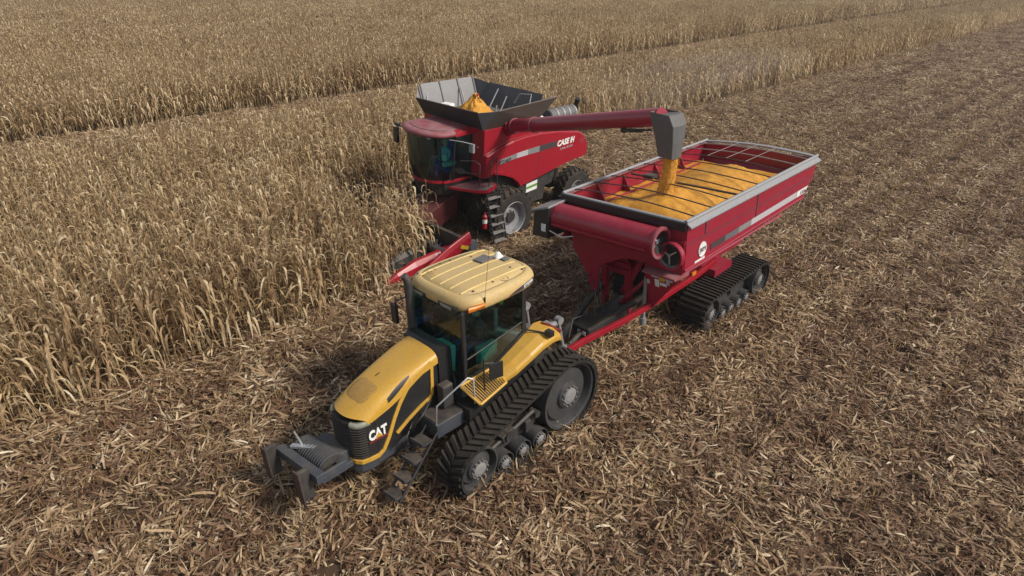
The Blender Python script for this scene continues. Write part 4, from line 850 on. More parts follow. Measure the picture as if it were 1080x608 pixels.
    mb = MB(); mb.tube([(-3.15, -.50, .75), (-3.15, -.52, 2.0)], .05, 8); mb.tube([(-3.15, -.50, .62), (-3.15, -.50, .8)], .09, 8); B(mb, 'jack_stand', M['grey'])
    # frame and tongue (upright)
    for sg, ya in ((-1, -.05), (1, .55)):
        p = [(-6.1, ya + .12, .66), (-5.2, ya, .78), (-3.9, -.40 if sg < 0 else .85, 1.02), (-2.5, -.66 if sg < 0 else 1.1, 1.30), (-1.2, -.80 if sg < 0 else 1.2, 1.50), (-.2, -.80 if sg < 0 else 1.2, 1.62)]
        mb = MB(); rings = [[(x, y - .05, z - .08), (x, y + .05, z - .08), (x, y + .05, z + .08), (x, y - .05, z + .08)] for x, y, z in p]; mb.loft(rings, smooth=False); mb.build('frame_beam', M['red'] if sg < 0 else M['black_steel'], C, bevel=.012)
    mb = MB(); mb.box(-4.75, -2.6, .10, .66, .50, .86); tg = mb.build('tongue', M['black_steel'], C, bevel=.05)
    mb = MB(); mb.xz([(-4.80, .88), (-2.62, .88), (-2.9, .93), (-4.4, .93)], .16, .60); mb.build('tongue_cover', M['black'], tg)
    for y in (.24, .40):
        mb = MB(); mb.box(-4.775, -4.755, y - .05, y + .05, .66, .76); mb.build('reflector', M['decal'], tg)
    mb = MB(); mb.tube([(-4.75, .36, .68), (-5.35, .24, .62)], .07, 8); mb.obox((-5.4, .23, .62), (.3, .14, .08)); mb.build('hitch', M['black_steel'], tg)
    mb = MB(); mb.tube([(-4.4, .75, .9), (-4.2, 1.0, 1.75), (-3.4, .95, 1.75), (-3.5, .75, .9)], .018, 6); mb.tube([(-4.4, .75, .9), (-3.4, .95, 1.75)], .014, 6); mb.tube([(-4.3, .87, 1.3), (-3.45, .87, 1.3)], .014, 6); mb.tube([(-4.3, .30, .9), (-4.25, .35, 1.75), (-4.2, 1.0, 1.75)], .018, 6); mb.tube([(-3.9, .30, .9), (-3.75, .6, 1.75)], .014, 6); mb.build('hose_stand', M['black_steel'], C)
    mb = MB(); mb.tube([(-5.3, .3, .8), (-5.0, .45, 1.15), (-4.3, .5, 1.0), (-3.2, .3, 1.2)], .02, 6); mb.build('hydraulic_hose', M['black'], C)
    mb = MB(); mb.tube([(.2, -1.0, .75), (.2, 1.0, .75)], .16, 12); mb.box(-.3, .7, -.9, 1.2, 1.0, 1.35); mb.build('axle', M['cart_red'], C)
    # tracks
    for sg in (-1, 1):
        ya, yb = sorted((sg * 1.51, sg * .66))
        W_ = ((-1.28, .56, .50), (1.62, .60, .54))
        make_belt(C, W_, ya, yb, 58, 'bar')
        wheel_disc(C, 'idler_wheel', -1.28, .56, .44, sg * 1.46, sg * .72, M['dark_wheel'], hub=.3); wheel_disc(C, 'idler_wheel', 1.62, .60, .48, sg * 1.46, sg * .72, M['dark_wheel'], hub=.3)
        for x in (-.52, -.05, .42, .90): wheel_disc(C, 'roller_wheel', x, .27, .20, sg * 1.44, sg * .72, M['dark_wheel'], hub=.5)
        mb = MB(); mb.xz([(-1.2, .45), (-.6, .62), (.9, .66), (1.5, .50), (1.2, .36), (-.9, .34)], sg * 1.0, sg * 1.22); mb.tube([(.2, sg * 1.0, .72), (.2, sg * 1.3, .72)], .16, 12); mb.build('roller_frame', M['black_steel'], C, bevel=.01)
    # ---- the grain: one heap lying in the tub (thing of its own), uneven cone under the spout
    rg = np.random.default_rng(3); mw = C.matrix_world @ LM
    nx, ny = 110, 64; V = []; F = []
    ph = rg.uniform(0, 6.28, 12)
    for i in range(nx + 1):
        for j in range(ny + 1):
            x = X0 + .10 + (X1 - X0 - .55) * i / nx; y = -Yh + .06 + (2 * Yh - .12) * j / ny
            r = math.hypot((x + 1.25) * .62, (y + .10) * 1.2); z = 3.80 - .30 * min(r, 1.1) - .05 * max(0, r - 1.1) ** 1.2
            r2 = math.hypot((x - 1.2) * .6, (y + .15) * 1.15); z = max(z, 3.78 - .20 * r2 ** 1.35)
            z -= .34 * max(0, abs(y - .1) - 1.0) ** 1.3; z -= .55 * max(0, x - 2.1) ** 1.2 + .5 * max(0, -2.3 - x) ** 1.2
            z += .014 * math.sin(x * 3.1 + ph[0]) * math.sin(y * 4 + ph[1]) + .008 * math.sin(x * 7 + y * 5 + ph[2]) + .004 * math.sin(x * 17 - y * 13 + ph[3]) + rg.normal(0, .006) + .010 * math.sin(9 * math.atan2(y + .1, (x + 1.25) * .6) + 3 * math.sin(4 * x + ph[4])) * min(1, r)
            z = max(z, 3.33 + .01 * math.sin(9 * x + 7 * y))
            V.append(tuple(mw @ Vector((x, y, z))))
    for i in range(nx):
        for j in range(ny): a = i * (ny + 1) + j; F.append((a, a + ny + 1, a + ny + 2, a + 1))
    mb = MB(); mb.add(V, F, True); tag(mb.build('corn_grain_heap', M['grain']), 'heap of yellow corn grain filling the crimson cart', 'grain', None, 'stuff')
build_cart()

# ================================================================== the combine harvester (local: front axle at x = 0, +x to the rear, -y the camera's side)
def build_combine():
    C = thing('combine_harvester', 'red combine harvester with open grain tank unloading into the cart', 'combine harvester', frame(15.0, 17.8, -.13, 2.1, 1.9, -1.35))
    B = lambda mb, name, mat, par=C, bevel=0., label=None: mb.build(name, mat, par, bevel, None, label)
    red = M['red']
    # ---- body
    mb = MB(); mb.xz([(-.55, 1.2), (2.9, 1.5), (3.2, 2.3), (4.45, 2.4), (4.45, 3.2), (1.6, 3.45), (-.55, 3.4)], -1.50, 1.50); B(mb, 'body', M['black_steel'])
    PP = [(-.98, 2.58), (-.97, 3.30), (-.5, 3.45), (.32, 3.64), (1.0, 3.70), (1.73, 3.70), (2.8, 3.62), (4.12, 3.40), (4.40, 3.25), (4.66, 2.92), (4.74, 2.6), (4.70, 2.40), (4.35, 2.34), (4.02, 2.34), (3.5, 2.28), (2.89, 2.18), (1.90, 2.01), (1.2, 1.90), (.78, 1.86), (.60, 2.08), (.33, 2.28), (-.14, 2.50), (-.60, 2.62)]
    for sg in (-1, 1):
        mb = MB(); yo = sg * 1.78; yi = sg * 1.56; n = len(PP); cx = sum(p[0] for p in PP) / n; cz = sum(p[1] for p in PP) / n
        ins = [(cx + (x - cx) * .975, cz + (z - cz) * .955) for x, z in PP]
        mb.loft([[(x, yi, z) for x, z in PP], [(x, yo - sg * .05, z) for x, z in PP], [(x, yo, z) for x, z in ins]], caps=True, smooth=False); sp = B(mb, 'side_panel', red)
        y = yo + sg * .003
        mb = MB(); mb.xz([(1.70, 2.02), (1.72, 2.02), (1.74, 3.66), (1.72, 3.66)], y, y + sg * .003); mb.build('panel_seam', M['stripe_dark'], sp)
        pts = [(-.34, 2.91, 3.08), (.52, 2.99, 3.17), (1.10, 3.01, 3.21), (1.73, 3.02, 3.24), (2.25, 3.04, 3.26), (2.70, 3.05, 3.27)]
        for k, m_ in enumerate((M['grey'], M['stripe'], M['grey'], M['stripe_dark'], M['stripe_dark'])):
            a, b = pts[k], pts[k + 1]; mb = MB(); mb.xz([(a[0], a[1]), (b[0], b[1]), (b[0], b[2]), (a[0], a[2])], y + sg * .001, y + sg * .005); mb.build('stripe', m_, sp)
        mb = MB(); mb.xz([(-.16, 2.50), (.33, 2.30), (.60, 2.10), (.80, 1.86), (.88, 1.90), (.70, 2.18), (.42, 2.40), (-.12, 2.62), (-.6, 2.70), (-.62, 2.62)], yo - sg * .02, yo + sg * .05); mb.build('wheel_arch', red, sp, .015)
        mb = MB(); mb.tube([(-.97, yo - sg * .05, 3.36), (-.4, yo - sg * .05, 3.56), (.32, yo - sg * .06, 3.70), (1.7, yo - sg * .06, 3.74)], .022, 6); mb.build('panel_edge', red, sp)
        for k in range(3): mb = MB(); mb.xz([(4.1, 3.12 - .07 * k), (4.42, 3.10 - .07 * k), (4.42, 3.08 - .07 * k), (4.1, 3.10 - .07 * k)], y, y + sg * .004); mb.build('vent', M['roof_red'], sp)
        mb = MB(); mb.xz([(.95, 1.0), (2.35, 1.0), (2.45, 2.0), (1.9, 1.98), (.85, 1.82)], sg * 1.40, sg * 1.60); lb = B(mb, 'lower_box', M['black_steel'], bevel=.02)
        mb = MB(); mb.xz([(1.32, 1.45), (1.93, 1.50), (1.93, 1.86), (1.32, 1.80)], sg * 1.605, sg * 1.612); st = mb.build('sticker', M['white'], lb)
        mb = MB(); mb.xz([(1.33, 1.58), (1.92, 1.63), (1.92, 1.73), (1.33, 1.67)], sg * 1.613, sg * 1.617); mb.build('sticker_band', M['decal_green'], st)
    sp = [o for o in C.children if o.name.startswith('side_panel')][0]
    text('brand_lettering', 'CASE', M['white'], sp, (2.72, -1.79, 3.035), (R(90), R(-2.5), 0), .30, width=.72, shear=.25, bold=.012, depth=.005)
    text('brand_lettering', 'IH', M['white'], sp, (3.50, -1.79, 3.065), (R(90), R(-2.5), 0), .30, width=.27, shear=.25, bold=.012, depth=.005)
    text('series_lettering', 'AXIAL-FLOW', M['stripe'], sp, (2.92, -1.787, 2.87), (R(90), R(-2.5), 0), .115, width=.78, shear=.2, depth=.004)
    text('number_lettering', '7240', M['stripe_dark'], sp, (-.42, -1.79, 2.89), (R(90), R(-4), 0), .20, width=.62, shear=.2, bold=.004, depth=.006)
    # ---- tank block behind the cab and the open tank
    mb = MB(); mb.box(-.95, 1.75, -1.60, 1.60, 2.45, 4.16); tb = B(mb, 'tank_block', red, bevel=.02)
    mb = MB(); mb.box(-.962, -.952, -1.32, -1.27, 3.50, 3.55); mb.build('marker_dot', M['decal'], tb)
    mb = MB(); mb.box(-.97, -.955, -.86, -.80, 3.98, 4.14); mb.build('marker_light', M['amber'], tb)
    x0, x1, yh, zb = -.98, 1.78, 1.58, 4.16
    def flap(name, q, th, mo, mi):
        q = [Vector(p) for p in q]; nn = (q[1] - q[0]).cross(q[-1] - q[0]); cc = sum(q, Vector()) / 4
        if nn.dot(Vector((.4, 0, 4.9)) - cc) < 0: q = q[::-1]
        mb = MB(); mb.plate(q, th); o = B(mb, name, mo); mb = MB(); a = [Vector(p) for p in q]; n_ = (a[1] - a[0]).cross(a[-1] - a[0]).normalized(); c = sum(a, Vector()) / 4
        mb.plate([p + (c - p) * .012 + n_ * (th + .002) for p in a], .004); mb.build('inner_face', mi, o); return o
    # corners of the open tank: base ring and flared top ring
    b_ = [(x0, -yh, zb), (x1, -yh, zb), (x1, yh, zb), (x0, yh, zb)]
    flap('tank_flap', [b_[3], b_[0], (x0 - .36, -yh - .05, 4.80), (x0 - .36, yh + .02, 4.72)], .035, M['black_steel'], M['grey_dark'])
    flap('tank_flap', [b_[0], b_[1], (x1 + .50, -yh - .42, 4.98), (x0 + .22, -yh - .48, 4.86)], .035, M['flap_out'], M['grey_dark'])
    flap('tank_flap', [b_[1], b_[2], (x1 + .30, yh - .3, 4.98), (x1 + .36, -yh + .15, 4.98)], .035, M['flap_out'], M['slate'])
    ff = flap('tank_flap', [b_[2], b_[3], (x0 - .02, yh + .34, 5.10), (x1 + .02, yh + .40, 5.12)], .035, M['flap_out'], M['flap_in'])
    for u in (.03, .36, .68, .97):
        p = Vector(b_[3]).lerp(Vector(b_[2]), u); q = Vector((x0 - .02, yh + .34, 5.10)).lerp(Vector((x1 + .02, yh + .40, 5.12)), u); d = Vector((0, -.05, .02)); mb = MB(); mb.tube([p + d, q + d], .03, 5); mb.build('flap_rib', M['grey_dark'], ff)
    mb = MB(); mb.plate([b_[0], (x0 + .20, -yh - .46, 4.86), (x0 - .34, -yh - .05, 4.80), (x0 - .02, -yh + .02, zb)], .02); B(mb, 'corner_gusset', M['grey_dark'])
    mb = MB(); mb.plate([b_[3], (x0 - .34, yh + .0, 4.72), (x0 - .02, yh + .32, 5.0), (x0 + .02, yh - .02, zb)], .02); B(mb, 'corner_gusset', M['flap_in'])
    mb = MB(); mb.plate([b_[2], (x1, yh + .38, 5.1), (x1 + .28, yh - .3, 4.96), (x1 + .02, yh - .02, zb)], .02); B(mb, 'corner_gusset', M['slate'])
    mb = MB(); mb.box(x0 + .04, x1 - .04, -yh + .02, yh - .02, 4.163, 4.175)
    for q in ([b_[0], b_[1], (x1, -yh, 4.1), (x0, -yh, 4.1)],): pass
    B(mb, 'tank_floor', M['grey_dark'])
    for (p, q) in (((x0 + .1, yh - .1, 4.25), (x0 + .3, yh + .2, 4.8)), ((.7, yh - .4, 4.3), (.9, yh + .1, 4.85)), ((1.1, -.2, 4.1), (1.5, -.2, 4.78)), ((1.2, .5, 4.1), (1.75, .5, 4.9)), ((.75, -.35, 4.0), (.85, -.35, 4.55))):
        mb = MB(); mb.tube([p, q], .03, 6); B(mb, 'flap_strut', M['rail'])
    mb = MB(); mb.tube([(1.5, -.6, 4.6), (1.62, -.75, 4.95), (1.75, -1.2, 4.98), (1.6, -1.25, 4.6)], .02, 6); B(mb, 'grab_loop', M['rail'])
    mb = MB(); mb.obox((-.35, 1.0, 4.45), (.35, .45, .16), (0, 0, .3)); B(mb, 'sensor_box', M['white'], bevel=.05)
    mb = MB(); mb.tube([(-.05, .35, 3.9), (.1, .1, 4.55)], .11, 10); mb.obox((.16, -.02, 4.92), (.12, .12, .1)); B(mb, 'bubble_auger', M['red'])
    # ---- cab
    def plan(x_off=0., hw=.92, d=.62): # curved windscreen seen from above
        return [(-.80, -hw), (-1.75, -hw * 1.0), (-2.08, -hw * .93)] + [(-2.00 - d * math.cos(a) + x_off, hw * .90 * math.sin(a)) for a in np.linspace(-1.25, 1.25, 11)] + [(-2.08, hw * .93), (-1.75, hw), (-.80, hw)]
    lo, hi = plan(.10, .90), plan(-.10, 1.0)
    mb = MB(); mb.loft([[(x, y, 2.40) for x, y in lo], [(x, y, 2.95) for x, y in plan(-.04, .96)], [(x, y, 3.96) for x, y in hi]], closed=False, smooth=True); B(mb, 'cab_glass', M['glass_dark'])
    mb = MB()
    for i in (1, len(lo) - 2): mb.tube([(lo[i][0], lo[i][1] * 1.01, 2.40), (hi[i][0], hi[i][1] * 1.01, 3.96)], .035, 7)
    for sg in (-1, 1): mb.box(-.98, -.86, sg * .96 - .04, sg * .96 + .04, 2.3, 4.0)
    for i in (3, len(lo) - 4): mb.tube([(lo[i][0], lo[i][1], 2.40), (hi[i][0], hi[i][1], 3.96)], .022, 6)
    B(mb, 'cab_pillars', M['black'])
    mb = MB(); mb.loft([[(x * 1.0 - .03, y * 1.03, z) for x, y in lo] for z in (2.32, 2.41)], closed=True, smooth=False); B(mb, 'cab_sill', red, bevel=.012)
    mb = MB(); mb.loft([[(x + .15, y * .9, 1.85) for x, y in lo], [(x + .0, y * .98, 2.315) for x, y in lo]], closed=True, smooth=False); B(mb, 'cab_floor', M['black_steel'])
    mb = MB(); mb.box(-.955, -.90, -.92, .92, 2.3, 3.9); B(mb, 'cab_back', M['grey_dark'])
    RP = [(-.62, -1.04), (-1.5, -1.12), (-2.15, -1.08)] + [(-2.15 - .62 * math.cos(a), 1.06 * math.sin(a)) for a in np.linspace(-1.25, 1.25, 11)] + [(-2.15, 1.08), (-1.5, 1.12), (-.62, 1.04)]
    cxr = -1.5
    mb = MB(); mb.loft([[(cxr + (x - cxr) * s, y * s, z) for x, y in RP] for s, z in ((.95, 3.96), (1.0, 3.98), (1.02, 4.04), (1.0, 4.10), (.94, 4.14), (.90, 4.15), (.5, 4.17), (.05, 4.175))]); rf = B(mb, 'cab_roof', M['roof_red'])
    mb = MB(); mb.tube([(cxr + (x - cxr) * .80, y * .80, 4.165) for x, y in RP[2:-2]], .010, 5); mb.build('roof_groove', M['grey_dark'], rf)
    for k in range(6): mb = MB(); mb.box(-1.35, -.66, -.75 + .26 * k, -.72 + .26 * k, 4.16, 4.180); mb.build('roof_rib', M['red'], rf)
    mb = MB(); mb.hexa([(-1.85, -1.16, 3.97), (-.68, -1.12, 3.97), (-.68, -.86, 3.98), (-1.85, -.94, 3.98), (-1.80, -1.14, 4.10), (-.68, -1.12, 4.18), (-.68, -.86, 4.20), (-1.80, -.98, 4.17)]); mb.build('roof_edge', M['red'], rf, .02)
    for y in (-.55, -.2, .2, .55): mb = MB(); mb.obox((-2.66 + abs(y) * .22, y, 3.94), (.08, .20, .09)); mb.build('work_light', M['rail'], rf, .01)
    mb = MB(); mb.tube([(-2.0, -1.0, 3.88), (-1.7, -1.35, 3.84), (-1.35, -1.42, 3.72)], .018, 6); mb.obox((-1.35, -1.42, 3.58), (.10, .20, .30)); B(mb, 'mirror', M['rail'], bevel=.03)
    mb = MB(); mb.tube([(-1.9, .95, 3.86), (-2.1, 1.5, 3.84), (-2.12, 1.72, 3.80)], .022, 6); mb.obox((-2.12, 1.76, 3.48), (.12, .20, .55)); mb.obox((-2.10, 1.72, 3.86), (.12, .22, .10)); B(mb, 'mirror', M['black'], bevel=.015)
    mb = MB(); mb.xz([(-1.55, 2.55), (-1.05, 2.57), (-1.02, 2.70), (-1.55, 2.70)], -.26, .26); mb.hexa([(-1.16, -.26, 2.70), (-1.02, -.26, 2.70), (-1.02, .26, 2.70), (-1.16, .26, 2.70), (-1.08, -.22, 3.50), (-.97, -.22, 3.50), (-.97, .22, 3.50), (-1.08, .22, 3.50)]); mb.box(-1.45, -1.1, -.2, .2, 2.2, 2.55); B(mb, 'seat', M['blue'], bevel=.03)
    mb = MB(); mb.tube([(-2.15, 0, 2.25), (-1.95, 0, 2.95)], .05, 8); mb.tube([(-1.95 + .10 * math.cos(a), .19 * math.sin(a), 3.0 + .13 * math.cos(a)) for a in np.linspace(0, 6.283, 18)], .016, 6); B(mb, 'steering_wheel', M['black'])
    mb = MB(); mb.obox((-1.55, -.46, 2.85), (.55, .18, .14)); mb.obox((-1.8, -.50, 3.10), (.06, .26, .20), (0, .3, .3)); B(mb, 'arm_console', M['teal'], bevel=.02)
    # ---- platform, rails, ladder, extinguisher
    PL = [(-1.95, -.92), (-.40, -.92), (-.42, -1.80), (-1.15, -2.08), (-1.48, -1.84)]
    mb = MB(); mb.xy(PL, 2.12, 2.20); pf = B(mb, 'platform', red, bevel=.012)
    mb = MB(); mb.xy([(-1.85, -.96), (-.48, -.96), (-.48, -1.74), (-1.12, -1.98), (-1.42, -1.76)], 2.202, 2.210); gp = mb.build('grate', M['grey_dark'], pf)
    for k in range(16):
        x = -1.75 + k * .082; y1 = -1.76 if x > -1.42 else -.96 - .78 * (x + 1.85) / .45; mb = MB(); mb.box(x - .012, x + .012, min(y1, -1.0), -.97, 2.210, 2.228); mb.build('grate_bar', M['roof_red'], gp)
    for pts in ([(-1.30, -1.78, 2.3), (-1.32, -1.80, 3.10), (-1.40, -1.62, 3.20), (-1.7, -1.2, 3.15)], [(-.46, -1.62, 2.3), (-.46, -1.66, 3.15), (-.60, -1.75, 3.25), (-.85, -1.88, 3.15), (-1.02, -1.96, 2.3)], [(-.95, -2.42, .9), (-.75, -2.10, 2.3), (-.72, -2.02, 3.05), (-.62, -1.9, 3.2), (-.5, -1.8, 3.05)], [(-1.30, -1.79, 2.75), (-1.75, -1.15, 2.75)]):
        mb = MB(); mb.tube(pts, .02, 6); B(mb, 'handrail', M['black'])
    la, lb_ = Vector((-1.30, -2.14, 2.12)), Vector((-1.20, -2.52, .30))
    for dx in (0, .62):
        mb = MB(); mb.tube([la + Vector((dx, 0, 0)), lb_ + Vector((dx, 0, 0))], .035, 6); B(mb, 'ladder_rail', M['black'])
    for k in range(6):
        p = la.lerp(lb_, (k + .6) / 6); mb = MB(); mb.hexa([(p.x + .02, p.y - .06, p.z - .02), (p.x + .60, p.y - .06, p.z - .02), (p.x + .60, p.y + .12, p.z - .02), (p.x + .02, p.y + .12, p.z - .02), (p.x + .02, p.y - .06, p.z + .015), (p.x + .60, p.y - .06, p.z + .015), (p.x + .60, p.y + .12, p.z + .015), (p.x + .02, p.y + .12, p.z + .015)]); tr_ = B(mb, 'ladder_tread', M['grey']); mb = MB(); mb.box(p.x + .02, p.x + .60, p.y + .09, p.y + .115, p.z - .24, p.z - .022); mb.build('tread_back', M['black'], tr_)
    mb = MB(); mb.tube([(-1.50, -2.30, .98), (-1.50, -2.30, 1.42)], .085, 10); mb.lathe([(.085, 0), (.04, .07), (.03, .14), (.001, .14)], (-1.50, -2.30, 1.42), 'z', 10); ex = B(mb, 'fire_extinguisher', red)
    mb = MB(); mb.tube([(-1.50, -2.30, 1.18), (-1.50, -2.30, 1.32)], .088, 10, caps=False); mb.build('label_band', M['decal'], ex)
    # ---- wheels
    def tyre(x, z, r, y_out, wd, rimr, name, sg):
        y0 = y_out; mb = MB(); prof = [(rimr, 0.02), (rimr * 1.06, 0), (r * .80, -.0), (r * .93, .03), (r * .955, .08), (r * .955, wd - .08), (r * .93, wd - .03), (r * .80, wd), (rimr, wd - .02)]
        mb.lathe([(a, -sg * -b if sg > 0 else b) if False else (a, (b if sg < 0 else -b)) for a, b in prof], (x, y0, z), 'y', 40)
        s = 1 if sg < 0 else -1; nl = 22
        for k in range(nl):
            for half in (0, 1):
                a0 = 2 * math.pi * (k + .5 * half) / nl; q = []
                for (u, v, rad) in ((0, 0, .94), (0, .07, .94), (1, .07, .94), (1, 0, .94)):
                    pass
                w0, w1 = (0.0, wd * .56) if half == 0 else (wd, wd * .44); lag = .30
                P = []
                for rad in (r * .93, r):
                    for (yy, aa) in ((w0, a0 + lag), (w0, a0 + lag + .085), (w1, a0 + .075), (w1, a0)):
                        P.append((x + rad * math.cos(aa), y0 + s * yy, z + rad * math.sin(aa)))
                mb.hexa(P)
        t = B(mb, name, M['tyre'])
        mb = MB(); mb.lathe([(rimr, .03), (rimr * .97, .0), (rimr * .93, .04), (rimr * .90, wd * .35), (rimr * .55, wd * .42), (rimr * .5, wd * .36), (rimr * .25, wd * .34), (rimr * .22, wd * .28), (.001, wd * .28)] if sg < 0 else [(rimr, -.03), (rimr * .97, 0), (rimr * .93, -.04), (rimr * .9, -wd * .35), (rimr * .5, -wd * .4), (.001, -wd * .3)], (x, y0, z), 'y', 32); rm = mb.build('rim', M['rim'], t)
        mb = MB()
        for k in range(8): a = 2 * math.pi * k / 8; mb.lathe([(.025, s * wd * .33), (.025, s * wd * .29), (.001, s * wd * .29)], (x + rimr * .36 * math.cos(a), y0, z + rimr * .36 * math.sin(a)), 'y', 6)
        mb.build('wheel_bolts', M['dark_wheel'], rm)
    for sg in (-1, 1):
        tyre(-.05, 1.0, 1.04, sg * 2.35, .66, .62, 'front_tyre', sg); tyre(-.05, 1.0, 1.04, sg * 1.60, .66, .62, 'front_tyre', sg)
        tyre(4.22, .95, .92, sg * 1.84, .60, .46, 'rear_tyre', sg)
    mb = MB(); mb.tube([(-.05, -2.2, 1.0), (-.05, 2.2, 1.0)], .2, 12); mb.tube([(4.22, -1.7, .95), (4.22, 1.7, .95)], .14, 12); mb.box(3.9, 4.4, -.6, .6, .8, 1.6); B(mb, 'axle', M['black_steel'])
    # ---- engine deck: silencer, stack, filter, pipes
    mb = MB(); mb.box(1.8, 4.4, -1.5, 1.5, 3.40, 3.66); B(mb, 'engine_deck', M['black_steel'])
    mb = MB(); mb.lathe([(.001, 2.95), (.25, 2.97), (.29, 3.0), (.29, 4.48), (.25, 4.52), (.001, 4.53)], (0, -.98, 3.96), 'x', 22); ms = B(mb, 'silencer', M['grey_dark'])
    for x in (3.35, 3.72, 4.05, 4.44):
        mb = MB(); mb.lathe([(.305, x - .04), (.312, x), (.305, x + .04)], (0, -.98, 3.96), 'x', 22); mb.build('silencer_band', M['rail'], ms)
    mb = MB(); mb.tube([(4.78, -.95, 3.6), (4.78, -.95, 4.30)], .085, 10); mb.tube([(4.78, -.95, 4.28), (4.76, -1.0, 4.46)], [.10, .11], 10); B(mb, 'exhaust_stack', M['black'])
    mb = MB(); mb.lathe([(.001, 2.18), (.14, 2.20), (.15, 2.34), (.14, 2.48), (.001, 2.50)], (0, -1.15, 3.98), 'x', 16); B(mb, 'air_filter', M['white'])
    mb = MB(); mb.tube([(1.0, -1.5, 3.95), (2.2, -1.25, 4.02)], .09, 8); B(mb, 'deck_pipe', M['red'])
    mb = MB(); mb.tube([(2.5, -1.1, 3.9), (2.8, -1.3, 3.78), (3.1, -1.2, 3.72)], .06, 8); mb.tube([(2.6, -.6, 3.7), (2.7, -.5, 4.3), (3.3, -.3, 4.35), (3.9, .3, 4.3)], .03, 6); mb.obox((2.55, -.7, 3.95), (.3, .5, .4)); B(mb, 'deck_fittings', M['grey_dark'])
    mb = MB(); mb.obox((2.5, -.45, 4.28), (.10, .12, .2)); B(mb, 'beacon', M['lens_red'])
    # ---- unloading auger and boot
    P0, P1 = Vector((.25, -1.55, 4.12)), Vector((-1.25, -8.40, 6.00)); d = (P1 - P0).normalized()
    mb = MB(); mb.tube([(.30, -1.15, 3.5), (.30, -1.25, 3.95), P0 + d * .25], .29, 14); mb.tube([P0, P0.lerp(P1, .5), P1], .235, 22); ua = B(mb, 'unloading_auger', M['cart_red'])
    for u in (.06, .22):
        mb = MB(); c = P0.lerp(P1, u); mb.tube([c - d * .025, c + d * .025], .262, 22); mb.build('auger_flange', M['roof_red'], ua)
    mb = MB(); mb.tube([P1 - d * .55, P1 - d * .35], .03, 6); mb.obox(P1 - d * .9 + Vector((0, 0, -.32)), (.10, .5, .09), (R(-10), 0, 0)); mb.obox(P1 - d * 1.35 + Vector((0, 0, -.30)), (.12, .14, .12)); mb.tube([P1 - d * 1.2 + Vector((0, 0, -.30)), P1 - d * .3 + Vector((0, 0, -.33))], .03, 6); mb.build('spout_actuator', M['black'], ua)
    # boot: bends over the tube end and hangs down
    sx, sy = -1.20, -8.86
    rings = []
    for (cx_, cy, cz, hx, hy) in ((-1.22, -8.28, 6.08, .30, .10), (-1.27, -8.52, 6.16, .34, .28), (-1.27, -8.64, 5.90, .33, .32), (-1.27, -8.74, 5.48, .28, .26), (-1.26, -8.80, 5.06, .23, .21)):
        rings.append([(cx_ - hx, cy - hy, cz), (cx_ - hx * .3, cy - hy * 1.12, cz), (cx_ + hx * .3, cy - hy * 1.12, cz), (cx_ + hx, cy - hy, cz), (cx_ + hx, cy + hy, cz), (cx_ - hx, cy + hy, cz)])
    mb = MB(); mb.loft(rings, smooth=False); mb.build('auger_boot', M['boot'], ua, .02)
    # ---- feeder house and corn header
    mb = MB(); mb.hexa([(-1.3, -.65, 1.0), (-1.3, .65, 1.0), (-3.0, .7, .35), (-3.0, -.7, .35), (-1.2, -.65, 1.85), (-1.2, .65, 1.85), (-2.95, .7, 1.18), (-2.95, -.7, 1.18)]); B(mb, 'feeder_house', paint('dusty dark red', (.10, .016, .018), .5, dust=.6, dustcol=(.12, .075, .055)), bevel=.02)
    HW = 3.05
    mb = MB(); mb.box(-3.12, -2.98, -HW, HW, .30, 1.25); mb.box(-3.9, -3.1, -HW, HW, .24, .34); hd = B(mb, 'corn_header', M['black_steel'])
    mb = MB(); mb.lathe([(.14, -HW + .1), (.14, HW - .1)], (-3.45, 0, .66), 'y', 14)
    for k in range(60):
        a = k * .75; y = -HW + .15 + k * (2 * HW - .3) / 60; mb.obox((-3.45 + .2 * math.cos(a), y, .66 + .2 * math.sin(a)), (.22, .02, .12), (0, -a, .2))
    mb.build('cross_auger', M['slate'], hd)
    for k in range(9):
        y = -HW + .0 + k * (2 * HW) / 8; end = k in (0, 8)
        hw = .14 if end else .22
        secs = [(-2.95 if end else -3.05, 1.50 if end else .82, 1.12 if end else .55, hw), (-3.8, 1.20 if end else .74, .78 if end else .40, hw), (-4.6, .84 if end else .68, .45 if end else .28, hw * .95), (-5.3, .48, .20, hw * .6), (-5.75, .24, .16, .05)]
        mb = MB(); mb.loft([[(x, y - w_, zl), (x, y - w_ * .8, (zl + zt) / 2 + .05), (x, y - w_ * .3, zt), (x, y + w_ * .3, zt), (x, y + w_ * .8, (zl + zt) / 2 + .05), (x, y + w_, zl)] for x, zt, zl, w_ in secs], smooth=False); mb.build('snout', M['red'] if k < 2 else M['black_steel'], hd, .02)
    mb = MB(); mb.obox((-3.25, -HW - .145, 1.08), (.35, .02, .12), (0, .4, 0)); mb.build('warning_decal', M['decal_yellow'], hd)
    mb = MB(); mb.lathe([(.001, -.12), (.18, -.12), (.20, 0), (.18, .04)], (-2.85, -HW - .06, 1.02), 'y', 16); mb.obox((-2.9, -HW - .1, .8), (.3, .12, .5)); mb.build('drive_guard', M['grey_dark'], hd)
    mw = C.matrix_world
    person('combine driver in a light blue shirt and pale cap behind the curved windscreen', mw @ Matrix.Translation((-1.30, .0, 2.70)), M['ltblue'], M['blue'], True)
    # ---- grain in the tank and the falling stream
    rg = random.Random(4); mb = MB(); ng, nr = 36, 14; c = Vector((.1, .0, 0)); rings = []
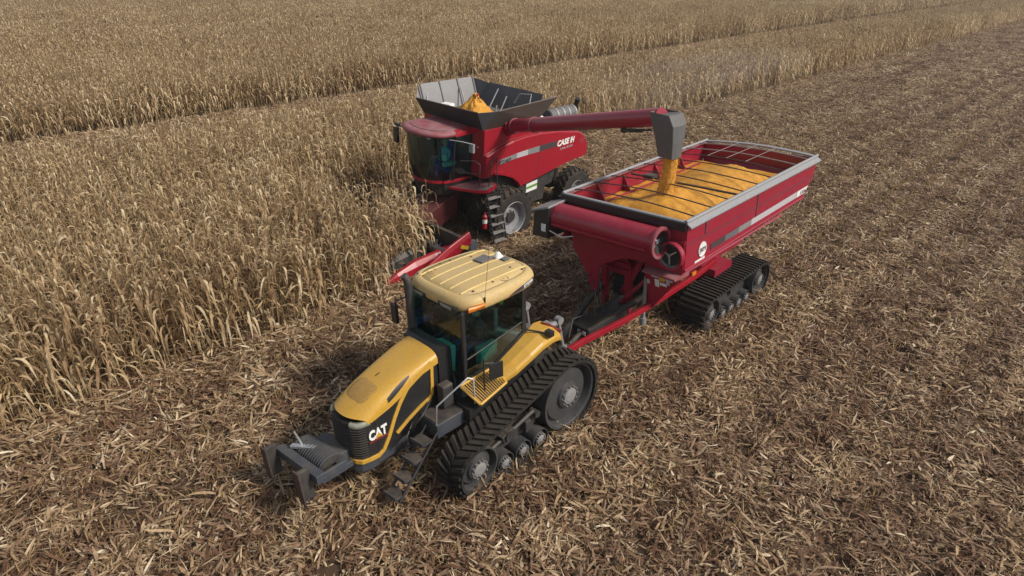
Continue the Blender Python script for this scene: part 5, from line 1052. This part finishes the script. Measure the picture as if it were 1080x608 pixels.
    for i in range(nr):
        u = i / (nr - 1); r = .05 + .78 * u
        rings.append([mw @ Vector((c.x + r * math.cos(a) * (1 + .16 * math.sin(3 * a + 1)) + rg.gauss(0, .025), c.y + r * (1 + .14 * math.sin(2 * a + 4 * u)) * math.sin(a) + rg.gauss(0, .025), 4.98 - .80 * u ** .85 + rg.gauss(0, .03))) for a in (2 * math.pi * k / ng for k in range(ng))])
    mb.loft(rings, caps=True); tag(mb.build('tank_grain', M['grain']), 'cone of orange corn grain in the open tank of the combine', 'grain', None, 'stuff')
    bt = mw @ Vector((-1.23, -8.82, 5.20)); mb = MB(); n = 26; rings = []
    for i in range(26):
        u = i / 25; z = bt.z + (3.62 - bt.z) * u; r = .18 + .03 * u ** 2 + (.04 * max(0, u - .8) / .2)
        rings.append([(bt.x + (r + rg.gauss(0, .012)) * math.cos(a) + .03 * math.sin(5 * u), bt.y + (r + rg.gauss(0, .012)) * math.sin(a), z) for a in (2 * math.pi * k / n for k in range(n))])
    mb.loft(rings)
    for _ in range(900):
        u = rg.random(); z = bt.z + (3.62 - bt.z) * u; r = abs(rg.gauss(.19 + .05 * u, .04)); a = rg.uniform(0, 6.28); s = rg.uniform(.006, .014); p = Vector((bt.x + r * math.cos(a), bt.y + r * math.sin(a), z))
        mb.add([p + Vector((s, 0, 0)), p + Vector((-s, s, 0)), p + Vector((-s, -s, 0)), p + Vector((0, 0, s * 1.6))], [(0, 1, 2), (0, 1, 3), (1, 2, 3), (0, 2, 3)])
    tag(mb.build('grain_stream', M['grain']), 'stream of corn grain pouring from the boot into the cart', 'grain', None, 'stuff')
build_combine()

# ------------------------------------------------------------------ thin dusty air over the whole field
def build_haze():
    mb = MB(); mb.box(-60, 560, -90, 460, -1.0, 10.3); m, nt, b, out = newmat('dusty air'); nt.nodes.remove(b)
    v = N(nt, 'ShaderNodeVolumePrincipled'); v.inputs['Color'].default_value = (.92, .90, .88, 1); v.inputs['Density'].default_value = .0006; v.inputs['Anisotropy'].default_value = .3
    nt.links.new(v.outputs[0], out.inputs['Volume']); o = mb.build('haze', m); tag(o, 'thin dusty air lying over the field', 'haze', None, 'stuff')
build_haze()


def build_dust():
    mb = MB(); sph(mb, (0, 0, 0), 1, 24, 12); m, nt, b, out = newmat('field dust'); nt.nodes.remove(b); L = nt.links.new
    v = N(nt, 'ShaderNodeVolumePrincipled'); v.inputs['Color'].default_value = (.86, .82, .80, 1)
    tc = N(nt, 'ShaderNodeTexCoord'); ln = N(nt, 'ShaderNodeVectorMath', operation='LENGTH'); L(tc.outputs['Object'], ln.inputs[0])
    mr = N(nt, 'ShaderNodeMapRange', interpolation_type='SMOOTHSTEP'); mr.inputs[1].default_value = .05; mr.inputs[2].default_value = .98; mr.inputs[3].default_value = .055; mr.inputs[4].default_value = 0.; L(ln.outputs['Value'], mr.inputs[0])
    no = N(nt, 'ShaderNodeTexNoise'); no.inputs['Scale'].default_value = 2.2; no.inputs['Detail'].default_value = 3; L(tc.outputs['Object'], no.inputs['Vector'])
    n2 = N(nt, 'ShaderNodeMapRange'); n2.inputs[1].default_value = .35; n2.inputs[2].default_value = .7; L(no.outputs['Fac'], n2.inputs[0])
    mu = N(nt, 'ShaderNodeMath', operation='MULTIPLY'); L(mr.outputs[0], mu.inputs[0]); L(n2.outputs[0], mu.inputs[1]); L(mu.outputs[0], v.inputs['Density'])
    nt.links.new(v.outputs[0], out.inputs['Volume']); o = mb.build('dust_cloud', m); o.matrix_world = Matrix.Translation((40, 23.4, 1.9)) @ Matrix.Diagonal((21, 4.2, 2.6, 1)); tag(o, 'faint dust drifting over the stubble behind the red combine', 'dust', None, 'stuff')
build_dust()
